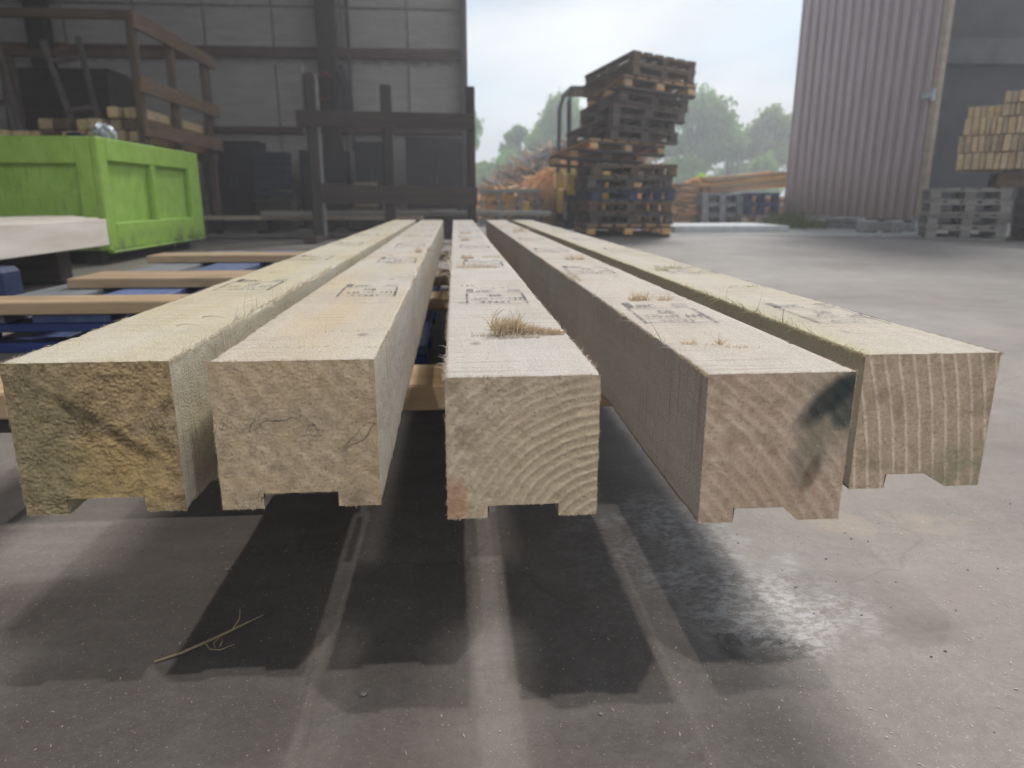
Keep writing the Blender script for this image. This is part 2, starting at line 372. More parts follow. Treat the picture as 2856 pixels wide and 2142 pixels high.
# right hand wall beyond the leaf, side and roof
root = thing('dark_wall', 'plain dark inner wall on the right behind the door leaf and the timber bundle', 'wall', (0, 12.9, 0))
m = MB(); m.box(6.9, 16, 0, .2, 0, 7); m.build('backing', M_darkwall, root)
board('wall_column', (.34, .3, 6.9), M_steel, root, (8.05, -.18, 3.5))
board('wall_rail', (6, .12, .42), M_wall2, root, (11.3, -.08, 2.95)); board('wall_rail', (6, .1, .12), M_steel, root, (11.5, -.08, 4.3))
m = MB(); m.box(-9.4, -9.2, -8, 12.7, 0, 7); tag(m.build('side_wall', M_wall), 'long side wall of the hall on the far left beyond the racks', 'wall')
m = MB(); m.quad((-9.4, -8.3, 7.2), (5.2, -8.3, 7.2), (5.2, 4.6, 7.2), (2.0, 5.2, 7.2), (-.5, 12.7, 7.2), (-9.4, 12.7, 7.2)); m.box(-9.4, 0, 12.5, 12.7, 7, 7.3)
tag(m.build('roof', M_roof), kind='structure')

for i, (x, y, w) in enumerate(LAMPS):
    t = thing('hanging_lamp', ['round hall lamp hanging behind the viewer on the right', 'round hall lamp hanging behind the viewer on the left', 'round hall lamp hanging above the timbers on the right'][i], 'lamp', (x, y, LAMP_Z), group='hall lamps')
    m = MB(); m.tube([(0, 0, .02), (0, 0, .12), (0, 0, .19)], [.2, .2, .05], 24); m.build('lamp_housing', M_steel, t)
    ld = bpy.data.lights.new('lamp_light', 'AREA'); ld.shape = 'DISK'; ld.size = .10; ld.energy = w; ld.color = (1, .965, .92)
    lo = bpy.data.objects.new('lamp_light', ld); COL.objects.link(lo); lo.parent = t

# ------------------------------------------------------------------ corrugated door leaf
ax, ay, bx, by = 5.72, 12.25, 6.52, 9.85
ln = math.hypot(bx - ax, by - ay); an = math.atan2(by - ay, bx - ax)
root = thing('door_leaf', 'tall brown grey corrugated metal door leaf standing open at the right of the doorway', 'door', (ax, ay, 0), (0, 0, an))
m = MB(); nr = 15; pit = ln / nr; prof = []
for i in range(nr):
    for u, d in ((.0, 0), (.44, 0), (.56, -.042), (.86, -.042), (.98, 0)): prof.append(((i + u) * pit, d))
prof.append((ln, 0))
nz_ = 24
for j in range(nz_ + 1):
    for (u, d) in prof: m.v.append((u, d + .004 * noise.noise(Vector((u * 2, j * .4, 0))), .17 + j * 6.2 / nz_))
np_ = len(prof)
m.f = [(j * np_ + i, j * np_ + i + 1, (j + 1) * np_ + i + 1, (j + 1) * np_ + i) for j in range(nz_) for i in range(np_ - 1)]; m.m = [0] * len(m.f)
m.build('corrugated_sheet', M_clad, root)
board('frame_post', (.09, .10, 6.2), M_beige, root, (ln + .05, 0, 3.27))
board('frame_post', (.05, .06, 6.2), M_clad, root, (-.03, .02, 3.27))
board('bottom_rail', (ln * .66, .09, .05), M_galv, root, (ln * .33, -.03, .155))
m = MB(); m.tube([(ln + .05, -.06, 1.74), (ln + .05, -.06, 1.90)], .03, 10); m.box(ln - .1, ln + .06, -.10, -.05, 1.78, 1.85); m.build('hinge', M_galv, root)
m = MB(); m.tube([(ln + .03, -.06, .05), (ln + .03, -.06, .22)], .035, 10); m.build('drop_bolt', M_galv, root)
m = MB(); m.box(5.45, 5.6, 11.0, 12.2, 0, .1); m.box(5.6, 6.5, 9.95, 10.15, 0, .07)
m = MB(); mt = Matrix.Translation((ax, ay, 0)) @ Matrix.Rotation(an, 4, 'Z'); m.box(0, ln, -.02, .14, 0, .12, mat=mt, ch=.01)
tag(m.build('kerb', M_grey), 'low concrete kerb under the corrugated door leaf', 'kerb')
for i, (x, y) in enumerate([(5.75, 9.75), (6.05, 9.62)]):
    tag(board('concrete_block', (.24, .16, .17), M_grey, None, (x, y, .085), (0, 0, .2 * i)), ['small grey concrete block by the foot of the door leaf, the left one', 'small grey concrete block by the foot of the door leaf, next to the bolt'][i], 'block', 'concrete blocks by the door leaf')

# ------------------------------------------------------------------ pallets
def pallet(label, loc, rot=(0, 0, 0), W_=.8, D=1.2, H=.144, mats=None, nb=5, group=None, name='pallet', cat='pallet', over=None, cross=True):
    t = .022
    """decked pallet: boards run along its depth (Y), origin at the front left bottom corner"""
    my, mxx, mbk = mats
    root = thing(name, label, cat, loc, rot, group); t = .022
    bw = W_ * .78 / nb; gap = (W_ - bw * nb) / (nb - 1)
    for i in range(nb):
        mm = over[i] if over and over[i] else my
        board('deck_board', (bw, D, t), mm, root, (bw / 2 + i * (bw + gap), D / 2, H - t / 2))
    bh = H - 3 * t
    for j in range(3):
        y = [.05, D / 2, D - .05][j]
        board('stringer_board', (W_, .1, t), mxx, root, (W_ / 2, y, H - 1.5 * t))
        for i in range(3):
            x = [.06, W_ / 2, W_ - .06][i]
            board('block', (.11, .1, bh), mbk, root, (x, y, t + bh / 2))
    for i in range(3):
        x = [.06, W_ / 2, W_ - .06][i]
        if cross: board('bottom_board', (W_, .1, t), mxx, root, (W_ / 2, [.05, D / 2, D - .05][i], t / 2))
        else: board('bottom_board', (.1, D, t), my, root, (x, D / 2, t / 2))
    return root
ORD = ['bottom', 'second', 'third', 'fourth', 'fifth', 'sixth', 'seventh', 'eighth', 'ninth', 'tenth', 'eleventh', 'twelfth', 'thirteenth', 'fourteenth']

# grey stack at the right, with the timber bundle
GM = (W['greyY'], W['greyX'], W['greyX'])
for k in range(4):
    pallet(f'{"weathered grey pallet, " + ORD[k]} one up in the stack right of the door leaf' if k else 'weathered grey pallet at the bottom of the stack right of the door leaf',
           (5.46 + random.uniform(-.015, .015), 8.05 + random.uniform(-.015, .015), .144 * k + .004), (0, 0, R(-30 + random.uniform(-1, 1))), mats=GM, group='grey pallets right of the door leaf')
for k in range(4):
    pallet(f'shaded pallet {"at the bottom" if k == 0 else ORD[k] + " up"} in the half hidden stack at the right frame edge', (6.30, 7.50, .144 * k + .004), (0, 0, R(-30)), mats=(W['brown'], W['brownX'], W['brownX']), group='brown pallets at the right edge')
for k in range(2):
    tag(board('bearer', (1.25, .09, .09), W['brownX'], None, (6.75 + .3 * k, 7.72 + .5 * k, .585 + .045), (0, 0, R(-30))), ['red brown bearer under the front of the timber bundle at right', 'red brown bearer under the rear of the timber bundle at right'][k], 'bearer', 'bearers under the timber bundle')
for k in range(2):
    tag(board('bearer', (1.25, .09, .08), W['brownX'], None, (6.77 + .3 * k, 7.73 + .5 * k, .675 + .04), (0, 0, R(-30))), ['upper brown bearer touching the underside of the timber bundle, front', 'upper brown bearer touching the underside of the timber bundle, rear'][k], 'bearer', 'bearers under the timber bundle')
root = thing('timber_bundle', 'large bundle of light brown sawn boards stacked on edge above the grey pallets', 'timber bundle', (5.76, 8.12, .777), (0, 0, R(-38)))
z = .0
for r_ in range(5):
    h = [.19, .185, .19, .135, .13][r_]; x = random.uniform(-.01, .04); 
    while x < 1.75:
        w = random.choice([.05, .058, .066, .075])
        if r_ == 4 and x < .32: x += w; continue
        board('sawn_board', (w - .008, 1.2, h - .012), W['bundle'], root, (x + w / 2, .6 + random.uniform(-.04, .03) + (.12 if r_ == 3 and x < .3 else 0), z + h / 2), (0, R(random.uniform(-1.2, 1.2)), 0), ch=.004)
        x += w
    z += h

# ------------------------------------------------------------------ tall leaning stack
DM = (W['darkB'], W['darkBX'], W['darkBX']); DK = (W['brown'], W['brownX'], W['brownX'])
z = .004; H = .144
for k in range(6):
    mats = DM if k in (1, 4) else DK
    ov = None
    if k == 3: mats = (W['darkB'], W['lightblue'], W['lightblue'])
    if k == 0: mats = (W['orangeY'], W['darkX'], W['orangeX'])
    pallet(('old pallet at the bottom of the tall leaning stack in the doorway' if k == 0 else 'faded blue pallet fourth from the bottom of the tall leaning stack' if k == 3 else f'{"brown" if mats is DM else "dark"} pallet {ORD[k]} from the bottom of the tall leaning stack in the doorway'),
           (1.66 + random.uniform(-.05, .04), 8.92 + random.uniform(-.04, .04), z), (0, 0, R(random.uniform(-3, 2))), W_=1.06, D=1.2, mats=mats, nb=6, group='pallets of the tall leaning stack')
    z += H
zz = z + .03
rx = R(-9)
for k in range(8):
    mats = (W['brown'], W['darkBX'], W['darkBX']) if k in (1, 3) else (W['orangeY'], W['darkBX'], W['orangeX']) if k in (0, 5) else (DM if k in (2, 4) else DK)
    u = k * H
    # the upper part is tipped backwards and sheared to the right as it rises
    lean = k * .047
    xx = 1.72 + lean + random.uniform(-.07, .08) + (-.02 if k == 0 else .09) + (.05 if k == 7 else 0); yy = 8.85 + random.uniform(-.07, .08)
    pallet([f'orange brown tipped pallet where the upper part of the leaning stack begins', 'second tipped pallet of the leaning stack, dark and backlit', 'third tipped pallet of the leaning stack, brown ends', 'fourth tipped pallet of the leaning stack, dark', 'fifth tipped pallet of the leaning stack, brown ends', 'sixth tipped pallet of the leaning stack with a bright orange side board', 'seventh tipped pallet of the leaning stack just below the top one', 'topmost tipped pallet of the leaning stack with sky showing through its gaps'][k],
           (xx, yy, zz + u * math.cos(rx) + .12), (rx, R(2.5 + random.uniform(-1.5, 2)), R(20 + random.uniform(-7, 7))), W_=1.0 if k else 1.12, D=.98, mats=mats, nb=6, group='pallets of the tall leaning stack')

# ------------------------------------------------------------------ forklift behind the stack
t = thing('forklift', 'yellow forklift with a dark roll cage parked behind the tall leaning pallet stack', 'forklift', (1.74, 10.9, 0))
def fb(name, x0, x1, y0, y1, z0, z1, mat, par=t, ch=.02):
    m = MB(); m.box(x0, x1, y0, y1, z0, z1, ch=ch); return m.build(name, mat, par)
body = fb('body', 0, 1.1, .45, 1.5, .22, .62, M_yellow); fb('counterweight', .02, 1.08, 1.5, 2.1, .18, .95, M_yellow, ch=.08)
fb('fender', .0, .19, .35, .75, .14, .84, M_yellow); fb('fender', .91, 1.1, .35, .75, .14, .84, M_yellow)
fb('step_band', -.01, .2, .34, .5, .36, .41, M_galv, ch=.004)
s = fb('seat', .35, .75, 1.0, 1.45, .62, .78, M_black, ch=.05); fb('seat_back', .35, .75, 1.42, 1.55, .78, 1.2, M_black, s, ch=.05)
for (px, py) in ((.04, .45), (1.06, .45), (.04, 1.65), (1.06, 1.65)):
    m = MB(); m.tube([(px, py, .6), (px, py + (.12 if py < 1 else -.05), 1.9), (px + (.05 if px < .5 else -.05), py + (.22 if py < 1 else -.15), 2.09)], .035, 8); m.build('cage_post', M_steel, t)
m = MB(); m.box(.05, 1.05, .62, 1.55, 2.08, 2.13, ch=.02); m.build('cage_roof', M_steel, t)
for px in (.26, .42, .68, .84):
    m = MB(); m.box(px - .035, px + .035, -.12, 0, .08, 2.2); m.build('mast_rail', M_steel, t)
m = MB(); m.tube([(.3 + .0, .5, 1.0), (.55, .62, 1.15)], .02, 8); m.tube([(.55 + .16 * math.cos(a), .62 + .05 * math.sin(a), 1.15 + .15 * math.sin(a)) for a in [i * math.pi / 8 for i in range(17)]], .015, 6); m.build('steering_wheel', M_black, t)
for px in (.28, .74): fb('fork', px, px + .1, -1.0, -.1, .05, .09, M_steel, ch=.005)
for (px, py, rr) in ((.0, .5, .28), (.9, .5, .28), (.02, 1.75, .24), (.88, 1.75, .24)):
    m = MB(); m.tube([(px, py, rr), (px + .2, py, rr)], rr, 20); w = m.build('wheel', M_black, t)
    m = MB(); m.tube([(px - .006, py, rr), (px + .206, py, rr)], rr * .5, 16); m.build('rim', M_galv, w)

# ------------------------------------------------------------------ yard: stacks and scrap
def pal_stack(n, x, y, W_, mats, labels, group, rz=0):
    for k in range(n):
        pallet(labels[k], (x + random.uniform(-.03, .03), y + random.uniform(-.03, .03), .144 * 1.27 * k + .008), (0, 0, R(rz + random.uniform(-2, 2))), W_=W_, D=1.1, H=.18, mats=mats[k], group=group)
LG = wood('pale_grey_pallet_wood', (.34, .34, .36), (.46, .46, .48), 'X', dirt=.3, vary=.3)
pal_stack(3, 4.28, 12.4, .74, [(LG, LG, LG)] * 3, ['light grey pallet lowest in the yard stack beside the blue pallets', 'light grey pallet in the middle of the yard stack beside the blue pallets', 'light grey pallet on top of the yard stack beside the blue pallets'], 'grey pallets in the yard')
LP = wood('pink_pallet_wood', (.50, .36, .30), (.62, .50, .44), 'X', dirt=.3)
BL = (W['blueY'], W['blueX'], W['blueX'])
pal_stack(3, 4.95, 12.2, .62, [(LP, LP, LP), BL, BL], ['pinkish pallet under the blue pallets in the yard', 'blue pallet lower of the two in the yard', 'blue pallet upper of the two in the yard, tipped a little'], 'blue pallets in the yard', 4)

def loose_stack(name, label, cat, x0, x1, y0, d, h, mat, n, z0=0, seed=1, rough_=.05, group=None, slope=0):
    """a stack of separate pieces with uneven ends"""
    rr = random.Random(seed); root = thing(name, label, cat, (x0, y0, z0), group=group); z = 0; c = 0
    hh = .045
    while z < h and c < n:
        x = rr.uniform(0, .06)
        while x < x1 - x0 - .05 and c < n:
            w = rr.uniform(.16, .42); w = min(w, x1 - x0 - x)
            if w > .06:
                board('offcut', (round(w, 1) + .05, d, hh - .012), mat, root, (x + w / 2, d / 2 + rr.uniform(-rough_, rough_), z + hh / 2 + slope * x), (0, R(rr.uniform(-3, 3)), R(rr.uniform(-6, 6)))); c += 1
            x += w + .015
        z += hh
    return root
BR = wood('reddish_offcut_wood', (.46, .26, .14), (.78, .52, .33), 'X', dirt=.6, vary=.8, fine=1.5)
loose_stack('offcut_stack', 'stack of reddish brown offcuts right of the tall leaning pallet stack', 'timber stack', 3.62, 4.22, 12.6, .8, .72, BR, 60, seed=3)
loose_stack('offcut_stack', 'low row of bright orange offcuts at the foot of the brown stack in the yard', 'timber stack', 3.15, 3.55, 11.6, .5, .30, W['orangeX'], 22, seed=4)
loose_stack('offcut_stack', 'orange offcuts showing behind the grey and blue yard pallets', 'timber stack', 4.2, 5.3, 13.8, .9, .66, W['orangeX'], 70, seed=5)
loose_stack('offcut_stack', 'dark weathered boards lying on the stack behind the lime green bundle', 'timber stack', 3.9, 5.2, 14.9, .8, .82, W['greyX'], 75, seed=6)
root = thing('plank_stack', 'sloping stack of long light orange planks behind the blue pallets in the yard', 'timber stack', (4.75, 13.35, .54), (0, R(-5), R(8)))
for j in range(7):
    for i in range(5):
        board('plank', (1.7, .15, .035), W['orangeX'], root, (.9 + random.uniform(-.12, .12) - j * .02, i * .17, .02 + j * .042), (0, R(random.uniform(-1.5, 1.5)), R(random.uniform(-3, 3))))
loose_stack('offcut_stack', 'pile of brown offcuts carrying the sloping orange planks', 'timber stack', 4.9, 6.4, 13.3, .8, .50, BR, 60, seed=9)
m = MB(); m.box(3.05, 4.7, 9.9, 11.2, .0, .09, ch=.01); tag(m.build('pale_slab', M_white), 'long pale concrete slab on the ground in front of the yard pallets', 'slab')
# lime bundle
import bmesh
def lump(name, mat, loc, r, seed, sub=3, amp=.25, parent=None, sc=(1, 1, 1), fr=2.2):
    bm = bmesh.new(); bmesh.ops.create_icosphere(bm, subdivisions=sub, radius=1)
    for v in bm.verts:
        p = v.co.copy(); k = 1 + amp * noise.fractal(p * fr + Vector((seed, 0, 0)), 1, 2, 3)
        v.co = Vector((p.x * sc[0], p.y * sc[1], p.z * sc[2])) * r * k
    me = bpy.data.meshes.new(name); bm.to_mesh(me); bm.free(); me.materials.append(mat)
    return link(name, me, parent, loc)
tag(lump('lime_bag', M_lime, (4.88, 14.3, .80), .12, 3, sc=(1, .8, 1.15)), 'bright lime green bag lying on top of the yard timber stacks', 'bag')

# crates with offcuts at the left of the stack
for i in range(3):
    x0 = .47 + i * .345
    root = thing('timber_crate', ['open crate of orange offcuts, nearest the hall wall', 'open crate with a bright orange load, middle of the row of three', 'open crate of brown offcuts nearest the forklift'][i], 'crate', (x0, 12.6, 0), group='crates of offcuts in the yard')
    for px in (0, .30):
        for py in (0, .8): board('post', (.035, .035, .62), LG, root, (px, py, .31))
    for zz2 in (.08, .58): board('rail', (.33, .03, .05), LG, root, (.15, -.03, zz2)); board('rail', (.33, .03, .05), LG, root, (.15, .83, zz2))
    rr = random.Random(i + 20)
    for k in range(34):
        board('offcut', (.2, .7, .04), W['orangeX'] if i < 2 else BR, root, (.15 + rr.uniform(-.04, .04), .4 + rr.uniform(-.05, .05), .12 + .0155 * k), (R(rr.uniform(-4, 4)), R(rr.uniform(-14, 14)), R(rr.uniform(-14, 14))))
loose_stack('offcut_stack', 'stack of orange brown offcuts beside the forklift', 'timber stack', 1.5, 1.95, 12.5, .7, .62, BR, 40, seed=12)
m = MB(); m.box(1.02, 1.12, 10.9, 11.0, .0, .42, ch=.02); tag(m.build('yellow_post', M_yellow), 'short pale yellow post in front of the offcut crates', 'post')

def heap(name, label, mat, cx, cy, prof, depth, n, seed, size=(.25, .7)):
    """uncountable scrap: crossed sticks over a mound whose ridge height follows prof (x, z)"""
    rr = random.Random(seed); m = MB()
    def ridge(x):
        for (xa, za), (xb, zb) in zip(prof, prof[1:]):
            if xa <= x <= xb: return za + (zb - za) * (x - xa) / (xb - xa)
        return 0
    for k in range(n):
        x = rr.uniform(prof[0][0], prof[-1][0]); v = rr.uniform(-1, 1); top = ridge(x) * (1 - v * v)
        z = top * rr.uniform(.55, 1.0)
        mt = Matrix.Translation((x, cy + v * depth, z)) @ Euler((R(rr.uniform(-35, 35)), R(rr.uniform(-35, 35)), R(rr.uniform(0, 180)))).to_matrix().to_4x4()
        l = rr.uniform(*size) / 2; w = rr.uniform(.015, .05) / 2; h = rr.uniform(.01, .03) / 2
        m.box(-l, l, -w, w, -h, h, mat=mt, mi=0 if rr.random() < .5 else 1)
    return tag(m.build(name, mat), label, 'scrap heap', kind='stuff')
heap('scrap_heap', 'grey and orange heap of scrap wood outside between the hall wall and the forklift', [LG, BR], 0, 15.2, [(.35, .5), (1.0, .95), (1.6, 1.38), (2.3, 1.62), (3.4, 1.6), (4.2, 1.1)], 1.3, 4200, 31)
heap('scrap_heap', 'low heap of reddish scrap wood in front of the larger grey heap', [BR, W['orangeX']], 0, 13.9, [(.7, .4), (1.4, .8), (2.1, 1.15), (3.0, .8), (3.9, .5)], .6, 1500, 32)

# weeds at the foot of the leaf
g = NG('weed_green'); c = g.mix(g.rand(), (.10, .15, .03), (.22, .24, .07)); M_weed = g.done(c, .7)
m = MB()
for k in range(900):
    a = random.gauss(0, .22); x = 5.50 + a; y = 11.6 + random.gauss(0, .35); h = random.uniform(.08, .30) * max(.2, 1 - abs(a) * 1.6); d = random.uniform(0, 6.28); w = random.uniform(.006, .016)
    dx, dy = math.cos(d), math.sin(d); lx, ly = random.uniform(-.08, .08), random.uniform(-.08, .08)
    m.quad((x - dx * w, y - dy * w, .004), (x + dx * w, y + dy * w, .004), (x + lx + dx * w * .3, y + ly, h), (x + lx - dx * w * .3, y + ly, h))
tag(m.build('weeds', M_weed), 'yellowish green weeds at the left foot of the corrugated door leaf', 'weeds', kind='stuff')

# ------------------------------------------------------------------ trees
def leafmat(name, a, b):
    g = NG(name); n = g.noise(g.coord(), .9, 3, .6); c = g.mix(g.ramp(n, [(.35, 0), (.65, 1)]), a, b)
    m = g.done(c, .6); tl = g.t.nodes.new('ShaderNodeBsdfTranslucent'); g.lk(c, tl.inputs[0]); ms = g.t.nodes.new('ShaderNodeMixShader'); ms.inputs[0].default_value = .45
    g.lk(g.b.outputs[0], ms.inputs[1]); g.lk(tl.outputs[0], ms.inputs[2]); g.lk(ms.outputs[0], g.t.nodes['Material Output'].inputs[0])
    return m
LM = [leafmat('leaf_mid_green', (.15, .31, .05), (.28, .47, .12)), leafmat('leaf_olive', (.20, .28, .06), (.32, .40, .12)), leafmat('leaf_dark', (.14, .29, .07), (.25, .43, .13))]
M_bark = plain('bark', (.10, .08, .06), .9, 0, .3, 6, .5)
def tree(label, x, y, h, r, mat, n, seed, name='tree', cat='tree', clumps=16, flat=1.0, trunkh=.35, ls=.2):
    h *= 1.14
    rr = random.Random(seed); root = thing(name, label, cat, (x, y, 0), group='trees beyond the yard'); m = MB()
    m.tube([(0, 0, 0), (rr.uniform(-.1, .1), 0, h * trunkh), (rr.uniform(-.2, .2), 0, h * .8)], [.05 * h * .5, .035 * h * .5, .01 * h], 8)
    cl = []
    zb = h * trunkh
    for k in range(clumps):
        u = rr.uniform(0, 1); a = rr.uniform(0, 6.28); zc = zb + (h - zb) * (.1 + .78 * u)
        rad = r * math.sin(math.pi * min(.97, max(.12, .12 + .8 * u))) * rr.uniform(.25, .95) * flat
        c = Vector((math.cos(a) * rad, math.sin(a) * rad, zc)); cl.append((c, rr.uniform(.26, .48) * r))
        m.tube([(0, 0, zb * rr.uniform(.8, 1.2)), tuple(c * .6 + Vector((0, 0, zc * .1))), tuple(c)], [.03 * h * .25, .014 * h * .3, .005 * h * .3], 5)
    cl.append((Vector((0, 0, h - .3 * r)), .33 * r))
    m.build('trunk', M_bark, root)
    f = MB()
    for k in range(n):
        c, cr = rr.choice(cl)
        d = Vector((rr.gauss(0, 1), rr.gauss(0, 1), rr.gauss(0, .8))).normalized() * cr * rr.uniform(.25, 1.12)
        p = c + d; s = ls * rr.uniform(.5, 1.3)
        q = Euler((rr.uniform(0, 6.28), rr.uniform(0, 6.28), rr.uniform(0, 6.28))).to_matrix()
        f.quad(p + q @ Vector((-s, 0, 0)), p + q @ Vector((0, -s * .55, 0)), p + q @ Vector((s, 0, .1 * s)), p + q @ Vector((0, s * .55, 0)))
    f.build('crown', mat, root)
    return root
tree('green tree partly hidden behind the hall wall edge', .35, 45, 5.1, 1.75, LM[0], 5200, 1)
tree('low round bush in front of the tall tree left of the forklift', 3.0, 41, 2.6, 1.4, LM[0], 3400, 2, 'bush', 'bush', trunkh=.1)
tree('low olive bush between the first tree and the tall tree', 1.55, 42, 2.0, 1.3, LM[1], 3000, 12, 'bush', 'bush', trunkh=.1)
tree('airy young tree with thin foliage left of the tall round tree', 4.1, 47, 4.3, 1.1, LM[2], 1100, 3)
tree('tall round green tree seen left of and through the forklift cage', 6.6, 46, 5.7, 2.1, LM[0], 7500, 4, clumps=22)
tree('green tree with gaps just right of the tall leaning pallet stack', 14.6, 44, 5.6, 2.3, LM[2], 6500, 5, clumps=20)
tree('dense green tree mostly behind the tall leaning pallet stack', 11.3, 46, 5.4, 2.4, LM[0], 6000, 6, clumps=20)
tree('small tree with drooping foliage in the gap right of the stack', 17.0, 45, 4.3, 1.5, LM[2], 3400, 7)
tree('olive green tree next to the corrugated door leaf', 19.7, 45, 5.2, 1.9, LM[1], 5200, 8, clumps=18)
tree('olive green tree mostly behind the corrugated door leaf', 22.6, 46, 5.6, 2.1, LM[1], 3500, 9)
tree('low hedge bush right of the forklift behind the planks', 17.4, 41, 2.3, 1.5, LM[0], 2800, 10, 'bush', 'bush', trunkh=.1)
tree('low hedge bush behind the orange planks', 13.2, 41, 2.2, 1.7, LM[0], 2800, 11, 'bush', 'bush', trunkh=.1)

for i, (hx, lb) in enumerate([(15.3, 'low dark bush in the gap under the trees right of the stack'), (19.3, 'low dark bush beside the foot of the corrugated door leaf'), (9.2, 'low dark bush hidden behind the tall leaning pallet stack'), (5.2, 'low dark bush behind the right side of the scrap heap')]):
    tree(lb, hx, 49, 2.3, 2.0, LM[2], 4200, 40 + i, 'bush', 'bush', trunkh=.05, ls=.24)
# ------------------------------------------------------------------ stake frame in the middle
root = thing('stake_frame', 'dark timber stake frame with three posts standing behind the far ends of the timbers', 'stake frame', (0, 8.3, 0))
for x, h, w in ((-1.52, 1.72, .115), (-.715, 1.62, .12), (.195, 1.61, .10)): board('post', (w, .10, h), W['darkZ'], root, (x, 0, h / 2 + .03))
m = MB(); m.box(-1.62, -1.585, .02, .05, 1.15, 1.85); m.build('metal_strap', M_strap, root)
m = MB(); m.box(-1.45, -1.430, -.045, -.01, .05, 1.75); m.build('metal_strap', M_strap, root)
board('rail', (1.90, .045, .165), W['darkX'], root, (-.72, -.075, 1.285), (0, R(.8), 0)); board('rail', (1.72, .045, .20), W['darkX'], root, (-.60, -.075, .50), (0, R(1.2), 0))
for x in (-1.52, -.715, .195): board('foot', (.12, 1.1, .06), W['darkY'], root, (x, .0, .034))
root = thing('low_platform', 'low dark timber platform with two pale worn boards behind the stake frame', 'platform', (0, 9.0, 0))
board('board', (2.7, .16, .045), W['pale'], root, (-1.75, 0, .235)); board('board', (2.7, .22, .04), W['brownX'], root, (-1.75, .22, .235))
board('board', (2.7, .22, .04), W['brownX'], root, (-1.75, .48, .235)); board('bottom_board', (2.7, .14, .04), W['greyX'], root, (-1.75, -.05, .03))
for x in (-3.0, -2.3, -1.6, -.9): board('bearer', (.14, .7, .15), W['darkY'], root, (x, .25, .135))
tag(board('long_rail', (3.4, .12, .06), W['greyX'], None, (-.55, 8.75, .29)), 'long grey timber lying level behind the stake frame and running past the wall edge', 'timber')
tag(board('packing_block', (.3, .3, .26), W['darkX'], None, (.85, 8.75, .13)), 'dark packing block under the right end of the long grey timber', 'block')
tag(board('packing_block', (.3, .3, .26), W['darkX'], None, (.0, 8.78, .13)), 'dark packing block under the long grey timber near the wall edge', 'block')

# stuff along the back wall
m = MB(); m.tube([(-1.62, 12.40, 1.2), (-1.62, 12.40, 6.8)], .028, 8); tag(m.build('wall_pipe', M_steel), 'thin vertical pipe running up the hall wall right of the dark column', 'pipe')
M_red = plain('faded_red_hose', (.22, .05, .045), .6); t = thing('hose_reel', 'small faded red hose coil hanging on the dark wall column', 'hose', (-1.98, 12.08, 2.15))
m = MB(); m.tube([(.13 * math.cos(a), .02 * math.sin(3 * a), .19 * math.sin(a)) for a in [i * math.pi / 12 for i in range(25)]], .028, 8); m.build('hose', M_red, t)
m = MB(); m.box(-.04, .04, 0, .05, .17, .22); m.build('bracket', M_steel, t)
def cabinet(label, x, y, w, h, d=.5):
    r = thing('cabinet', label, 'cabinet', (x, y, 0)); m = MB(); m.box(0, w, 0, d, .05, h, ch=.012); m.build('body', M_cab, r)
    for i in range(2): m = MB(); m.box(.02 + i * w / 2, w / 2 - .01 + i * w / 2, -.014, -.002, .1, h - .04, ch=.005); dd = m.build('door', M_cab, r); m = MB(); m.box(w / 2 + (-.05 if i == 0 else .03), w / 2 + (-.03 if i == 0 else .05), -.03, -.014, h * .5, h * .5 + .12); m.build('handle', M_steel, dd)
    return r
cabinet('black cabinet standing against the wall right of the green box', -3.6, 11.2, .75, 1.28)
cabinet('low black cabinet behind the middle of the stake frame', -1.5, 11.5, .55, 1.3); cabinet('black cabinet behind the right half of the stake frame', -.72, 11.4, .85, 1.36)
cabinet('wide black cabinet left of the stake frame beside the crate stack', -2.35, 11.6, .7, 1.18)
board_l = thing('leaning_board', 'dark board leaning against the black cabinet right of the green box', 'board', (-3.25, 10.4, 0), (R(-12), R(-9), 0)); board('board', (.16, .03, 1.35), W['darkZ'], board_l, (0, 0, .7))
for k in range(6):
    t = thing('plastic_crate', f'dark blue plastic crate, {["lowest","second","third","fourth","fifth","topmost"][k]} of the stack between the cabinets', 'crate', (-2.85 + random.uniform(-.01, .01), 10.9, .48 + .108 * k), (0, R(random.uniform(-2, 2)), 0), 'dark plastic crates')
    m = MB(); m.box(0, .45, 0, .35, 0, .085, ch=.008); m.build('bin', M_crate, t); m = MB(); m.box(-.012, .462, -.012, .362, .086, .098); m.build('rim', plain('crate_rim', (.10, .105, .14), .4) if k == 0 else bpy.data.materials['crate_rim'], t)
tag(board('low_table', (.6, .45, .46), W['darkX'], None, (-2.62, 11.08, .235)), 'dark wooden box under the stack of plastic crates', 'box')
tag(board('cardboard_box', (.33, .3, .36), plain('cardboard', (.30, .23, .14), .9), None, (-1.25, 10.6, .5)), 'brown cardboard box behind the middle of the stake frame', 'box')
tag(board('work_bench', (1.6, .6, .3), W['darkX'], None, (-.75, 10.75, .16)), 'low dark bench carrying the cardboard box behind the stake frame', 'bench')
tag(board('white_tin', (.16, .12, .12), M_white, None, (-.92, 10.5, .37)), 'small white tin on the low bench behind the stake frame', 'tin')
tag(lump('work_coat', plain('dark_cloth', (.05, .045, .05), .9), (-1.72, 11.95, 1.98), .28, 8, sc=(.55, .4, 1.5), amp=.35), 'dark work coat hanging from the wall column', 'coat')

